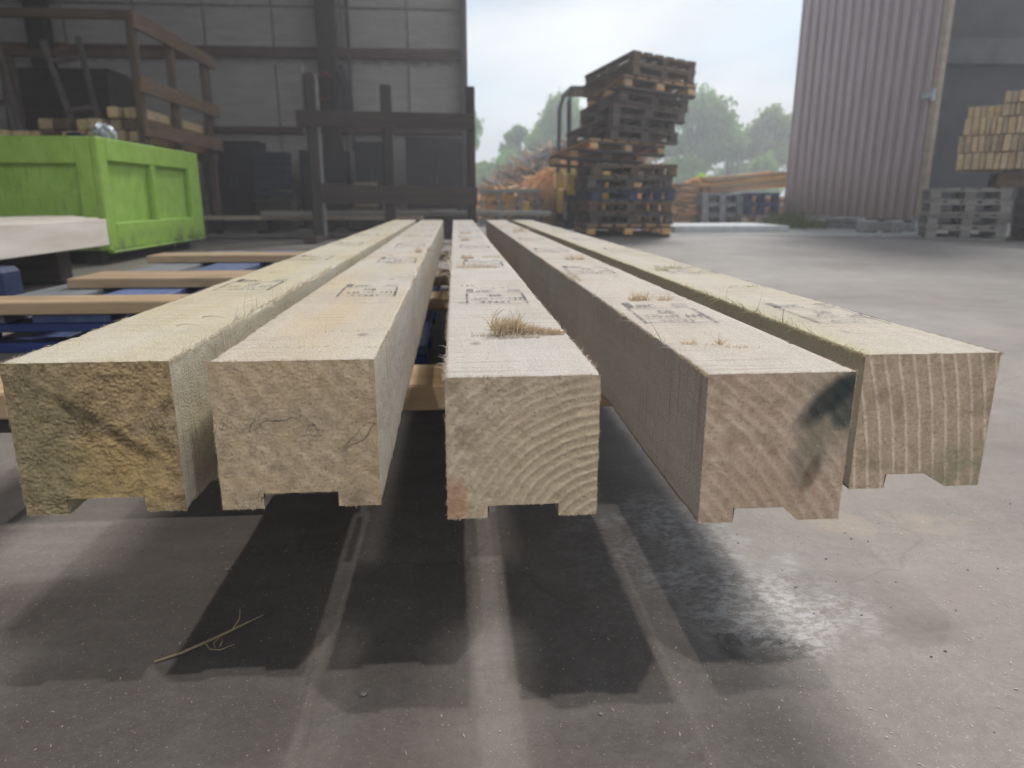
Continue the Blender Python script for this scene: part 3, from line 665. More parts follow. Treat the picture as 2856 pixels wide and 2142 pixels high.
# ------------------------------------------------------------------ green box
root = thing('green_box', 'large bright green steel box with recessed side panels on black feet at left', 'machine box', (0, 0, 0))
X1, Y0, Y1, Z0, Z1 = -2.47, 5.40, 7.42, .10, .885; X0 = -5.2
def gb(nm, x0, x1, y0, y1, z0, z1, ch=.008, mat=M_green): m = MB(); m.box(x0, x1, y0, y1, z0, z1, ch=ch); return m.build(nm, mat, root)
gb('body', X0 + .05, X1 - .05, Y0 + .05, Y1 - .05, Z0 + .01, Z1 - .01)
for nm, y0, y1, z0, z1 in [('stile', Y0, Y0 + .14, Z0, Z1), ('stile', 6.30, 6.37, .295, .727), ('stile', 7.15, Y1, Z0, Z1), ('rail', Y0 + .14, 7.15, .727, Z1), ('rail', Y0 + .14, 7.15, Z0 + .0, .295)]:
    gb(nm, X1 - .05, X1, y0, y1, z0, z1)
gb('lip', X1 - .04, X1 + .012, Y0 + .03, Y1 - .02, Z0 - .02, Z0 - .001)
for nm, x0, x1, z0, z1 in [('stile', X1 - .16, X1 - .05, Z0, Z1), ('stile', X0, X0 + .12, Z0, Z1), ('stile', -3.95, -3.8, .27, .70), ('rail', X0 + .12, X1 - .16, .70, Z1), ('rail', X0 + .12, X1 - .16, Z0, .27)]:
    gb(nm, x0, x1, Y0 - .001, Y0 + .05, z0, z1)
for x in (-2.62, -3.6, -4.9):
    for y in (5.52, 7.2): m = MB(); m.box(x - .05, x + .05, y - .05, y + .05, 0, .10); m.build('foot', M_cab, root)
m = MB(); m.box(X0 + .1, X1 - .2, Y0 + .35, Y1 - .3, .0, .085); m.build('under_slab', M_black, root)  # black slab filling the space under the box
t = tag(lump('plastic_bag', M_silver, (-2.44 - .12, 5.75, .925), .075, 4, amp=.5, sc=(1.1, .9, .9), fr=4), 'crumpled silver plastic bag on the near corner of the green box', 'bag')
tag(lump('rag', M_crate, (-2.70, 5.62, .905), .045, 9, amp=.4, sc=(1.5, 1, .5)), 'small dark rag beside the silver bag on the green box', 'rag')

# ------------------------------------------------------------------ side rack with timber
root = thing('side_rack', 'tall brown timber rack with three side rails behind the green box', 'rack', (0, 0, 0))
xr = -2.97
for y in (7.62, 8.55, 9.62): board('post', (.075, .09, 2.1), W['brownZ'], root, (xr - .05, y, 1.05))
for zt in (2.085, 1.52, 1.12): board('side_rail', (.035, 2.35, .15), W['greyY'] if zt < 1 else W['brown'], root, (xr + .012, 8.68, zt), (0, 0, 0))
for y in (7.62, 9.62): board('post', (.075, .09, 2.1), W['brownZ'], root, (-5.25, y, 1.05)); board('cross_bar', (2.35, .07, .08), W['brownX'], root, (-4.13, y, 2.14)); board('cross_bar', (2.35, .07, .09), W['brownX'], root, (-4.13, y, .96))
root = thing('timber_bundle', 'bundle of short brown timbers with square ends lying in the rack above the green box', 'timber bundle', (0, 0, 0))
for j in range(3):
    x = -5.1
    while x < -3.12:
        w = random.uniform(.11, .17)
        if j < 1 or (j == 1 and x > -4.1) or (j == 2 and x > -3.42):
            board('squared_end', (w - .015, 2.0, .105), W['bundle'] if random.random() < .6 else W['brown'], root, (x + w / 2, 8.7 + random.uniform(-.06, .06), 1.06 + j * .112), (0, R(random.uniform(-3, 3)), 0))
        x += w + random.choice([0, .01, .03])
# leaning trestles further left
for i, (x, y) in enumerate([(-5.0, 8.9), (-4.35, 9.4)]):
    t = thing('trestle', ['grey leaning trestle at the far left behind the rack', 'second grey leaning trestle behind the rack, further in'][i], 'trestle', (x, y, 1.15), (0, R(-9), R(8 * i)), 'leaning trestles')
    for sx in (-.16, .16): board('leg', (.06, .06, 1.15), W['darkB'], t, (sx, 0, .55), (0, R(sx * 20), 0))
    board('rung', (.36, .05, .06), W['darkBX'], t, (0, 0, .35)); board('rung', (.3, .05, .06), W['darkBX'], t, (0, 0, .9))
tag(board('pallet_box', (1.3, .7, .95), W['darkX'], None, (-5.0, 10.6, 1.62)), 'dark wooden box stored high at the far left behind the trestles', 'box')
tag(board('pallet_box', (1.5, .8, 1.1), W['darkX'], None, (-5.0, 10.6, .56)), 'large dark wooden box on the floor under the high box at the far left', 'box')

# ------------------------------------------------------------------ white timbers at left
g = NG('fresh_white_timber'); n1 = g.noise(g.coord((8, 1, 8), rnd=True), 1.5, 5, .6); n2 = g.noise(g.coord((2, 60, 2)), 4, 2)
c = g.mix(g.ramp(n1, [(.3, 0), (.7, 1)]), (.66, .57, .47), (.86, .79, .71)); M_wt = g.done(c, .85, g.bump(n2, .001, .5))
for i, (x, ye) in enumerate([(-2.095, 4.46), (-2.27, 4.74), (-2.45, 4.95), (-2.63, 5.2), (-2.81, 5.25)]):
    tag(board('squared_timber', (.125, 4.2, .15), M_wt, None, (x - .01, ye - 2.1, .275 + .001 * i), ch=.003), ['freshly sawn white timber nearest to the middle, left of the battens', 'white timber second in the row beside the green box, end set back', 'white timber third in the row beside the green box', 'white timber fourth in the row beside the green box', 'white timber fifth and farthest left beside the green box'][i], 'timber', 'white timbers at left')
tag(board('support_block', (1.15, .16, .19), W['blueX'], None, (-2.40, 3.10, .1)), 'blue painted support block under the near part of the white timbers at the left edge', 'block')
tag(board('support_block', (.9, .12, .19), W['darkX'], None, (-2.62, 4.2, .1)), 'dark support block under the far ends of the white timbers', 'block')
tag(board('shade_block', (.5, .3, .13), M_black, None, (-1.20, 1.50, .07)), 'black block standing in for the shade at the left edge before the blue pallet', 'block')  # dark block added in place of the shade by the blue pallet

# ------------------------------------------------------------------ pallets and bearers under the timbers
DB = wood('dusty_blue_deck', (.08, .11, .22), (.13, .17, .31), 'Y', dirt=.3, rough=.7, vary=.3)
OV = [W['greybd'], DB, DB, DB, DB]
for (yy, dd, nm) in ((1.80, .98, 'nearest the viewer'), (2.80, 1.15, 'further back')):
    pallet('lower blue pallet of the pair under the battens ' + nm, (-1.26, yy + .01, .003), W_=1.18, D=dd, H=.096, mats=BL, group='blue pallets under the battens')
    pallet('upper blue pallet with grey left boards under the battens ' + nm, (-1.28, yy, .100), W_=1.18, D=dd, H=.096, mats=BL, nb=5, over=OV, group='blue pallets under the battens')
for i, (y, x0, d) in enumerate([(1.845, -1.7, .13), (2.42, -1.20, .24), (3.32, -1.33, .20)]):
    tag(board('batten', (.42 - x0, d, .031), W['paleX'], None, ((x0 + .42) / 2, y, .2125), (0, 0, R([.3, -.4, .2][i])), ch=.003),
        ['tan batten crossing under the timbers nearest the viewer, over the blue pallet', 'pale batten crossing under the timbers with a splintered left end', 'pale short batten crossing under the timbers furthest back'][i], 'batten', 'battens across under the timbers')
tag(board('batten', (1.10, .125, .036), W['paleX'], None, (-.13, .985, .2105), ch=.003), 'thick tan bearer crossing close under the near ends of the timbers', 'batten', 'battens across under the timbers')
for i, x in enumerate((-.635, .045, .375)):
    tag(board('runner_board', (.12, .98, .020), W['darkY'], None, (x, 1.425, .181)), ['dark runner board under the left end of the nearest tan bearer', 'dark runner board under the middle of the nearest tan bearer', 'dark runner board under the right end of the nearest tan bearer'][i], 'board', 'runner boards under the nearest bearer')
for i, y in enumerate((1.845, 2.42, 3.32)):
    tag(board('packing_block', (.3, .12, .19), W['blueX'], None, (.22, y, .097)), ['blue packing block under the right end of the nearest batten', 'blue packing block under the right end of the middle batten', 'blue packing block under the right end of the furthest batten'][i], 'block', 'packing blocks under the battens')
tuf = MB()

# ------------------------------------------------------------------ the five squared timbers
def fib(m, p, d, length, w, curl=(0, 0, 0), seg=4, mi=0):
    p = Vector(p); d = Vector(d).normalized(); curl = Vector(curl)
    side = d.cross(Vector((random.uniform(-.3, .3), 1, random.uniform(-.3, .3))))
    side = side.normalized() if side.length > 1e-4 else Vector((1, 0, 0))
    b = len(m.v)
    for i in range(seg + 1):
        t = i / seg; ww = w * (1 - t * .85)
        m.v += [tuple(p - side * ww), tuple(p + side * ww)]
        d = (d + curl / seg).normalized(); p = p + d * (length / seg)
    for i in range(seg): m.f.append((b + 2 * i, b + 2 * i + 1, b + 2 * i + 3, b + 2 * i + 2)); m.m.append(mi)

def top_mat(name, base, warm, cool, yell, wamt, seed, greenedge=None):
    g = NG(name); v = g.coord(loc=(seed, seed * 2, 0))
    grain = g.noise(g.coord((60, 3, 60), loc=(seed, 0, 0)), 1, 5, .6, .4)
    big = g.noise(g.coord((9, 1.6, 9), loc=(seed, 3, 0)), 1, 4, .55, .6)
    blot = g.noise(v, 9, 5, .6)
    sawn = g.noise(g.coord((6, 420, 6), loc=(0, seed, 0)), 1, 3, .7)
    sm = g.ramp(g.noise(g.coord((9, 5, 9), loc=(seed, 1, 2)), 1.6, 3), [(.42, 0), (.6, 1)])
    saw2 = g.math('MULTIPLY', g.ramp(sawn, [(.52, 0), (.66, 1)]), sm)
    fz_ = g.noise(v, 520, 3, .8); fz2 = g.noise(v, 130, 4, .7)
    c = g.mix(g.ramp(grain, [(.3, 0), (.7, 1)]), base, tuple(min(1, x * 1.12) for x in base))
    c = g.mix(g.ramp(big, [(.46, 0), (.66, wamt)]), c, yell)
    c = g.mix(g.ramp(blot, [(.5, 0), (.72, .5)]), c, cool)
    c = g.mix(g.math('MULTIPLY', saw2, .9), c, warm)
    c = g.mix(g.math('MULTIPLY', g.ramp(fz_, [(.40, 1), (.5, 0)]), .6), c, warm)
    spots = g.voro(g.coord((1, .55, 1), loc=(seed, seed, 0)), 16)
    c = g.mix(g.ramp(spots, [(.03, .55), (.10, 0)]), c, tuple(x * .35 for x in warm))
    if greenedge is not None:
        xs_ = g.sep(g.tc.outputs['Object'])[0]; zs_ = g.sep(g.tc.outputs['Object'])[2]
        e = g.math('ADD', xs_, g.math('MULTIPLY', g.math('SUBTRACT', fz2, .5), .03))
        c = g.mix(g.math('MULTIPLY', g.ramp(e, [(.0, .5), (.020, 0)]), g.ramp(zs_, [(.100, 0), (.112, 1)])), c, greenedge)
    h = g.bump(sawn, .0010, .9); h = g.bump(fz2, .0016, .8, h); h = g.bump(fz_, .0009, 1, h)
    return g.done(c, .85, h, 0, .25)

def end_mat(name, dark, mid, light, pith, freq, ringamt, seed, extra=None, wob_=.018, amp=1.0, pw=1.6, rmask=None):
    g = NG(name); v = g.coord(loc=(seed, 0, seed))
    fine = g.noise(v, 330, 5, .8); med = g.noise(v, 75, 5, .7, .5); big = g.noise(v, 16, 4, .6, .3)
    pc = g.coord((1, 0, 1), (-pith[0], 0, -pith[1]))
    l = g.t.nodes.new('ShaderNodeVectorMath'); l.operation = 'LENGTH'; g.lk(pc, l.inputs[0])
    d = g.math('ADD', l.outputs['Value'], g.math('MULTIPLY', g.math('SUBTRACT', big, .5), wob_))
    ring = g.math('SINE', g.math('MULTIPLY', d, freq))
    ring = g.math('ADD', g.math('MULTIPLY', ring, .5), .5)
    ring = g.math('POWER', ring, pw); ring = g.math('MULTIPLY', ring, g.ramp(med, [(.3, .35), (.6, 1)]))
    if rmask: ring = g.math('MULTIPLY', ring, g.math('MAXIMUM', g.ramp(g.blob(*rmask), [(0, 0), (.5, 1)]), .42))
    c = g.mix(g.ramp(med, [(.36, 0), (.62, 1)]), dark, mid)
    c = g.mix(g.math('MULTIPLY', ring, ringamt), c, light)
    c = g.mix(g.ramp(fine, [(.55, 0), (.75, .7)]), c, light)
    c = g.mix(g.ramp(fine, [(.34, .85), (.45, 0)]), c, tuple(x * .4 for x in dark))
    vv = g.noise(v, 34, 3, .6); c = g.mix(g.ramp(vv, [(.3, .5), (.48, 0)]), c, tuple(x * .5 for x in dark))
    if extra: c = extra(g, c, fine, med, big)
    h = g.bump(med, .0006 * amp, .6); h = g.bump(fine, .0005 + .0010 * amp, 1, h); h = g.bump(ring, .0010, ringamt, h)
    return g.done(c, .92, h, 0, .15)

def diag(g, cx, cz, rx_, rz_, ang, k, lo, hi):
    ca, sa = math.cos(R(ang)), math.sin(R(ang)); s3 = g.sep(g.tc.outputs['Object'])
    X = g.math('SUBTRACT', s3[0], cx); Z = g.math('SUBTRACT', s3[2], cz)
    u = g.math('ADD', g.math('MULTIPLY', X, ca / rx_), g.math('MULTIPLY', Z, sa / rx_)); q = g.math('ADD', g.math('MULTIPLY', X, -sa / rz_), g.math('MULTIPLY', Z, ca / rz_))
    return g.ramp(g.math('ADD', g.math('ADD', g.math('MULTIPLY', u, u), g.math('MULTIPLY', q, q)), k), [(lo, 1), (hi, 0)])
def ex1(g, c, fine, med, big):
    w = g.noise(g.coord(), 40, 4); wv = g.t.nodes.new('ShaderNodeCombineXYZ'); k = g.math('MULTIPLY', g.math('SUBTRACT', w, .5), 1.2); g.lk(k, wv.inputs[0]); g.lk(k, wv.inputs[2])
    o = g.ramp(g.blob((.075, 0, .035), (.055, 1, .045), wv.outputs[0]), [(0, 0), (.4, .75)]); c = g.mix(g.math('MULTIPLY', o, g.ramp(med, [(.3, .3), (.6, 1)])), c, (.58, .40, .17))
    o = g.ramp(g.blob((.085, 0, .105), (.06, 1, .03), wv.outputs[0]), [(0, 0), (.4, .6)]); c = g.mix(g.math('MULTIPLY', o, g.ramp(med, [(.35, .2), (.65, 1)])), c, (.54, .38, .19))
    o = g.ramp(g.blob((.02, 0, .05), (.05, 1, .09), wv.outputs[0]), [(0, 0), (.6, .5)]); c = g.mix(o, c, (.26, .235, .13))
    o = diag(g, .068, .072, .065, .007, -36, g.math('MULTIPLY', g.math('SUBTRACT', w, .5), 2.5), .2, 1.4); return g.mix(g.math('MULTIPLY', o, .7), c, (.09, .07, .045))
def ex2(g, c, fine, med, big):
    n = g.noise(g.coord((1, 1, 1)), 24, 3, .5, 1.4)
    crack = g.ramp(n, [(.485, 0), (.5, .75), (.515, 0)])
    crack = g.math('MULTIPLY', crack, g.ramp(g.noise(g.coord(loc=(3, 0, 1)), 22, 2), [(.52, 0), (.62, 1)]))
    c = g.mix(g.math('MULTIPLY', g.ramp(big, [(.45, 0), (.7, .5)]), 1), c, (.56, .40, .21))
    return g.mix(crack, c, (.06, .065, .07))
def ex3(g, c, fine, med, big):
    o = g.ramp(g.blob((.09, 0, .03), (.09, 1, .08)), [(0, 0), (.5, .45)]); c = g.mix(o, c, (.50, .40, .255))
    o = g.ramp(g.blob((.005, 0, .012), (.012, 1, .025)), [(0, 0), (.5, .6)]); return g.mix(o, c, (.42, .20, .10))
def ex4(g, c, fine, med, big):
    w = g.noise(g.coord(), 30, 4); wv = g.t.nodes.new('ShaderNodeCombineXYZ'); k = g.math('MULTIPLY', g.math('SUBTRACT', w, .5), .9); g.lk(k, wv.inputs[0]); g.lk(k, wv.inputs[2])
    rx4 = g.coord((1 / .014, 0, 1 / .036), rot=(0, 0, 0))
    def rotblob(cx, cz, rx_, rz_, ang, lo, hi):
        ca, sa = math.cos(R(ang)), math.sin(R(ang)); s3 = g.sep(g.tc.outputs['Object'])
        X = g.math('SUBTRACT', s3[0], cx); Z = g.math('SUBTRACT', s3[2], cz)
        u = g.math('ADD', g.math('MULTIPLY', X, ca / rx_), g.math('MULTIPLY', Z, sa / rx_)); q = g.math('ADD', g.math('MULTIPLY', X, -sa / rz_), g.math('MULTIPLY', Z, ca / rz_))
        r2 = g.math('ADD', g.math('MULTIPLY', u, u), g.math('MULTIPLY', q, q))
        r2 = g.math('ADD', r2, k)
        return g.ramp(r2, [(lo, 1), (hi, 0)])
    a = rotblob(.090, .094, .036, .012, 42, .3, 1.3); b = rotblob(.103, .090, .016, .022, 0, .4, 1.2); e = rotblob(.080, .056, .016, .046, -12, .1, 1.4); e2 = rotblob(.082, .036, .006, .020, -20, .2, 1.4); f = rotblob(.095, .085, .035, .045, 20, .2, 1.4)
    c = g.mix(g.math('MULTIPLY', f, .45), c, (.30, .27, .20)); c = g.mix(g.math('MULTIPLY', e, .7), c, (.22, .19, .14)); c = g.mix(g.math('MULTIPLY', e2, .6), c, (.10, .075, .055))
    c = g.mix(g.math('MULTIPLY', b, .85), c, (.055, .07, .07)); c = g.mix(g.math('MULTIPLY', a, .9), c, (.04, .05, .05))
    o = g.ramp(g.blob((.05, 0, .02), (.05, 1, .04)), [(0, 0), (.6, .5)]); return g.mix(g.math('MULTIPLY', o, g.ramp(med, [(.4, 0), (.6, 1)])), c, (.42, .28, .17))
def ex5(g, c, fine, med, big):
    o = g.math('MULTIPLY', g.ramp(g.blob((.105, 0, .012), (.045, 1, .035)), [(0, 0), (.4, 1)]), g.ramp(med, [(.4, 0), (.55, .8)])); return g.mix(o, c, (.28, .255, .17))

M_ink = NG('stamp_ink'); n1 = M_ink.math('ADD', M_ink.noise(M_ink.coord(rnd=True), 900, 3, .7), M_ink.math('MULTIPLY', M_ink.math('SUBTRACT', M_ink.noise(M_ink.coord(rnd=True), 38, 2), .5), .55))
tr = M_ink.t.nodes.new('ShaderNodeBsdfTransparent'); mxs = M_ink.t.nodes.new('ShaderNodeMixShader')
M_ink.done((.045, .055, .085), .8); M_ink.lk(M_ink.ramp(n1, [(.38, .05), (.60, .8)]), mxs.inputs[0]); M_ink.lk(tr.outputs[0], mxs.inputs[1]); M_ink.lk(M_ink.b.outputs[0], mxs.inputs[2])
M_ink.lk(mxs.outputs[0], M_ink.t.nodes['Material Output'].inputs[0]); M_ink = M_ink.mat

def text_mesh(body, size):
    cu = bpy.data.curves.new('t', 'FONT'); cu.body = body; cu.size = size; cu.offset = size * .02
    o = bpy.data.objects.new('t', cu); COL.objects.link(o)
    me = bpy.data.meshes.new_from_object(o); bpy.data.objects.remove(o); return me
_tm = {}
def stamp_data():
    """a rubber stamp: frame, dividers, letter groups; local x right, y away, width 1 = .072 m"""
    m = MB(); Wd, Ht = .074, .098
    def bar(x0, x1, y0, y1): m.quad((x0, y0, 0), (x1, y0, 0), (x1, y1, 0), (x0, y1, 0))
    bar(0, .0028, 0, Ht); bar(Wd - .0032, Wd, 0, Ht); bar(.0028, Wd - .0032, 0, .0022); bar(.0028, Wd - .0032, Ht - .0020, Ht); bar(.0028, Wd - .0032, .026, .0276)
    def txt(s, x, y, size, rot=0, sx=1, sy=1):
        if s not in _tm: _tm[s] = text_mesh(s, 1)
        me = _tm[s]; mt = Matrix.Translation((x, y, 0)) @ Matrix.Rotation(rot, 4, 'Z') @ Matrix.Diagonal((size * sx, size * sy, 1, 1)); b = len(m.v)
        m.v += [tuple(mt @ v.co) for v in me.vertices]
        for p in me.polygons: m.f.append(tuple(b + i for i in p.vertices)); m.m.append(0)
    txt('44441', .016, .0065, .017, 0, .9, 1.0)
    txt('US', .010, .034, .019, 0, .75, 1.3); txt('HT', .052, .034, .019, 0, .75, 1.3)
    txt('DB', .029, .062, .015, 0, .85, 1.7); txt('HT', .030, .036, .011, 0, 1.1, 1.7)
    bar(.001, .010, Ht + .006, Ht + .040)
    txt('IPPC', .013, Ht + .006, .014, 0, .8, 2.0)
    bar(Wd - .020, Wd - .002, Ht + .008, Ht + .012); bar(Wd - .018, Wd - .001, Ht + .018, Ht + .022); bar(Wd - .017, Wd - .001, Ht + .028, Ht + .032)
    me = bpy.data.meshes.new('ink_stamp'); me.from_pydata(m.v, [], m.f); me.materials.append(M_ink); me.update(); return me
STAMP = stamp_data()
M_fib = plain('torn_fibre', (.60, .47, .33), .85, 0, .25, 200)
M_fibp = plain('pale_fibre', (.60, .53, .43), .85, 0, .15, 200)
M_fibg = plain('greenish_fibre', (.52, .46, .30), .85, 0, .25, 200)

def beam(label, x0, x1, y0, zb, y1, gx0, gx1, gh, mats, rough_amp, seed, slantR=0, fibc=None):
    Wd, Hh = x1 - x0, .35 - zb; rr = random.Random(seed)
    root_ = MB()
    # outline: dense points round the profile (notch in the underside)
    pr = [(0, 0), (gx0, 0), (gx0 + .001, gh), (gx1 - slantR, gh), (gx1, 0), (Wd, 0), (Wd, Hh), (0, Hh)]
    pts = []; st = .003
    for (a, b) in zip(pr, pr[1:] + pr[:1]):
        d = math.hypot(b[0] - a[0], b[1] - a[1]); k = max(1, int(d / st))
        for i in range(k): pts.append((a[0] + (b[0] - a[0]) * i / k, a[1] + (b[1] - a[1]) * i / k))
    ysl = [0]; s_ = .003
    while ysl[-1] < y1 - y0: ysl.append(ysl[-1] + s_); s_ *= 1.022
    ysl[-1] = y1 - y0; npp = len(pts); cx, cz = Wd / 2, Hh / 2
    m = root_
    def edgey(x, z):
        return .0012 * noise.fractal(Vector((x * 90 + seed, z * 90, 0)), .8, 2, 4) * rough_amp
    for j, yy in enumerate(ysl):
        for (x, z) in pts:
            a = .0007 * noise.noise(Vector((x * 90 + seed, yy * 60, z * 90))) + .0012 * noise.noise(Vector((x * 12 + seed, yy * 5, z * 12)))
            cr = min(abs(x), abs(Wd - x)) + min(abs(z), abs(Hh - z))
            if cr < .004: a -= .0012 * abs(noise.noise(Vector((x * 20 + seed, yy * 110, z * 20))))
            if j == 0: a = 0
            sx = -1 if x < 1e-4 else 1 if x > Wd - 1e-4 else 0; sz = -1 if z < 1e-4 else 1 if z > Hh - 1e-4 else 0
            if sz > 0: a = min(a, .0)
            m.v.append((x + sx * a, yy + (edgey(x, z) if j == 0 else 0), z + sz * a))
    for j in range(len(ysl) - 1):
        for i in range(npp):
            i2 = (i + 1) % npp; m.f.append((j * npp + i, j * npp + i2, (j + 1) * npp + i2, (j + 1) * npp + i)); m.m.append(0)
    b = len(m.v); m.v += [(x, y1 - y0, z) for (x, z) in pr]; m.f.append(tuple(range(b, b + len(pr)))[::-1]); m.m.append(1)
    # sawn end face
    nxc = int(Wd / .0008); nzc = int(Hh / .0008); b = len(m.v); keep = {}
    def dep(x, z):
        e = min(x, Wd - x, Hh - z, 1)
        k = min(1, e / .002)
        n1_ = noise.fractal(Vector((x * 480 + seed * 3, z * 480, 1)), .7, 2, 2) + .12 * noise.noise(Vector((x * 130, z * 130, seed))); n2_ = noise.fractal(Vector((x * 60 + seed, z * 60, 5)), 1, 2, 3)
        return edgey(x, z) + k * rough_amp * (.0010 * n1_ + .0004 * abs(n2_)) * (.55 + .9 * max(0, noise.noise(Vector((x * 22 + seed, z * 22, 2))) + .3))
    for j in range(nzc + 1):
        for i in range(nxc + 1):
            x = Wd * i / nxc; z = Hh * j / nzc
            m.v.append((x, dep(x, z), z))
    for j in range(nzc):
        for i in range(nxc):
            xc = Wd * (i + .5) / nxc; zc = Hh * (j + .5) / nzc
            if zc < gh and gx0 < xc < gx1 - slantR * zc / gh: continue
            q = b + j * (nxc + 1) + i; m.f.append((q, q + 1, q + nxc + 2, q + nxc + 1)); m.m.append(1)
    o = m.build('squared_timber', mats, None, (x0, y0, zb), smooth=True)
    tag(o, label, 'timber', 'squared timbers in the foreground')
    # torn fibres along the sawn edges
    f = MB()
    edges = [((0, Hh), (Wd, Hh), (0, 1)), ((0, 0), (0, Hh), (-1, 0)), ((Wd, 0), (Wd, Hh), (1, 0)), ((0, 0), (gx0, 0), (0, -1)), ((gx1, 0), (Wd, 0), (0, -1)), ((gx0, gh), (gx1 - slantR, gh), (0, -1))]
    for (a, b_, nrm) in edges:
        n_ = int(math.hypot(b_[0] - a[0], b_[1] - a[1]) * 1900)
        for k in range(n_):
            t = rr.random(); x = a[0] + (b_[0] - a[0]) * t; z = a[1] + (b_[1] - a[1]) * t
            if noise.noise(Vector((x * 80 + seed, z * 80, 7))) < -.15: continue
            fib(f, (x, rr.uniform(-.0005, .0015), z), (nrm[0] + rr.uniform(-.7, .7), rr.uniform(-1.0, .2), nrm[1] + rr.uniform(-.7, .7)), rr.uniform(.0005, .0017) * (1.9 if rr.random() < .07 else 1), rr.uniform(.00010, .00022), (rr.uniform(-.6, .6), rr.uniform(-.6, .6), rr.uniform(-.5, .5)), 2)
    for xe in (0, Wd):      # long upper arrises
        for k in range(900):
            yy = rr.uniform(0, 1) ** 1.8 * 1.6
            if noise.noise(Vector((xe * 50 + seed, yy * 14, 0))) < -.1: continue
            fib(f, (xe, yy, Hh - rr.uniform(0, .002)), (rr.uniform(-.6, .6) + (1 if xe else -1) * .7, rr.uniform(-1, .6), rr.uniform(-.3, 1)), rr.uniform(.001, .0035), rr.uniform(.00010, .0003), (rr.uniform(-.8, .8), 0, rr.uniform(-.8, .3)), 2)
    for k in range(int(3200 * rough_amp)):   # clumps standing on the end face
        x = rr.uniform(.002, Wd - .002); z = rr.uniform(.002, Hh - .002)
        if z < gh + .001 and gx0 < x < gx1: continue
        if noise.noise(Vector((x * 45 + seed, z * 45, 4))) < .0: continue
        fib(f, (x, dep(x, z) + .0004, z), (rr.uniform(-1, 1), -1, rr.uniform(-1, .6)), rr.uniform(.0008, .0022), rr.uniform(.00012, .0003), (rr.uniform(-1, 1), 0, rr.uniform(-1.2, .3)), 2)
    tag(f.build('edge_fibres', fibc or M_fib, o), kind='stuff')
    return o
CR = (.60, .53, .42)
BM = []
E_L = (.40, .31, .19)
B1 = beam('squared timber furthest left with a crumbly yellow brown end and grooved underside', -.342, -.219, .546, .227, 4.15, .032, .092, .013,
          [top_mat('timber_top_one', (.51, .475, .395), (.32, .25, .16), (.42, .39, .33), (.50, .42, .23), .5, 1.3), end_mat('timber_end_one', (.20, .145, .08), (.46, .345, .205), (.82, .66, .44), (.02, .02), 300, .12, 1, ex1, amp=1.0)], 1.0, 11)
B2 = beam('second squared timber from the left with a brown cracked end and yellow stained top', -.189, -.064, .540, .229, 4.13, .033, .091, .0125,
          [top_mat('timber_top_two', (.48, .45, .405), (.30, .24, .18), (.37, .36, .345), (.52, .40, .23), .6, 2.7), end_mat('timber_end_two', (.38, .295, .20), (.54, .42, .285), (.72, .58, .41), (.3, .3), 420, .30, 2, ex2, amp=.22)], .38, 12)
B3 = beam('middle squared timber with a curled tuft of torn fibres on its top', -.009, .100, .477, .244, 4.11, .029, .081, .010,
          [top_mat('timber_top_three', (.475, .455, .43), (.31, .25, .195), (.38, .37, .345), (.46, .39, .30), .4, 3.9), end_mat('timber_end_three', (.40, .31, .22), (.58, .46, .335), (.78, .65, .49), (.120, -.025), 860, .85, 3, ex3, .010, amp=.25, rmask=((.10, 0, .02), (.095, 1, .10)))], .32, 13)
B4 = beam('fourth squared timber from the left with a dark knot in the corner of its end', .176, .284, .472, .236, 4.10, .026, .076, .011,
          [top_mat('timber_top_four', (.475, .44, .405), (.32, .25, .19), (.38, .355, .33), (.48, .38, .29), .4, 5.1), end_mat('timber_end_four', (.42, .305, .225), (.55, .42, .32), (.68, .55, .43), (-.15, -.13), 640, .42, 4, ex4, .011, amp=.1)], .18, 14, slantR=.012)
B5 = beam('squared timber furthest right with pale vertical growth rings and a greenish edge', .322, .435, .525, .236, 4.09, .030, .084, .012,
          [top_mat('timber_top_five', (.475, .44, .39), (.33, .265, .20), (.39, .36, .31), (.44, .39, .27), .4, 6.3, greenedge=(.41, .38, .20)), end_mat('timber_end_five', (.42, .315, .225), (.52, .40, .295), (.82, .70, .55), (-.60, -.07), 560, .75, 5, ex5, .005, amp=.15, pw=6)], .2, 15, slantR=.02)
BEAMS = [B1, B2, B3, B4, B5]
# stamps every .46 m along the tops
for o, xo, yf, rot in [(B1, .016, .975, .0), (B2, .040, .895, .03), (B3, .021, .825, .0), (B4, .012, .680, -.03), (B5, .036, .665, .0)]:
    for k in range(6):
        y = yf + .47 * k
        s_ = link('ink_stamp', STAMP, o, (xo + random.uniform(-.003, .003), y - o.location.y, .35 - o.location.z + .0012), (0, 0, rot + random.uniform(-.02, .02)))

def tuft(parent, x, y, w, d, n, h, mat, lean=(0, 0, 1), curl=1.0, seg=5, wd=.0003, zt=.35, name='fibre_tuft'):
    f = MB(); ox = parent.location
    for k in range(n):
        a = random.uniform(-1, 1); px = x + a * w; py = y + random.gauss(0, d)
        fib(f, (px - ox.x, py - ox.y, zt - ox.z - .0005), (lean[0] + random.gauss(0, .45), lean[1] + random.gauss(0, .35), lean[2] + random.uniform(-.3, .3)), h * random.uniform(.35, 1.1), wd * random.uniform(.6, 1.5), (random.gauss(0, curl), random.gauss(0, curl * .4), random.gauss(-.4, curl * .6)), seg)
    return tag(f.build(name, mat, parent), kind='stuff')
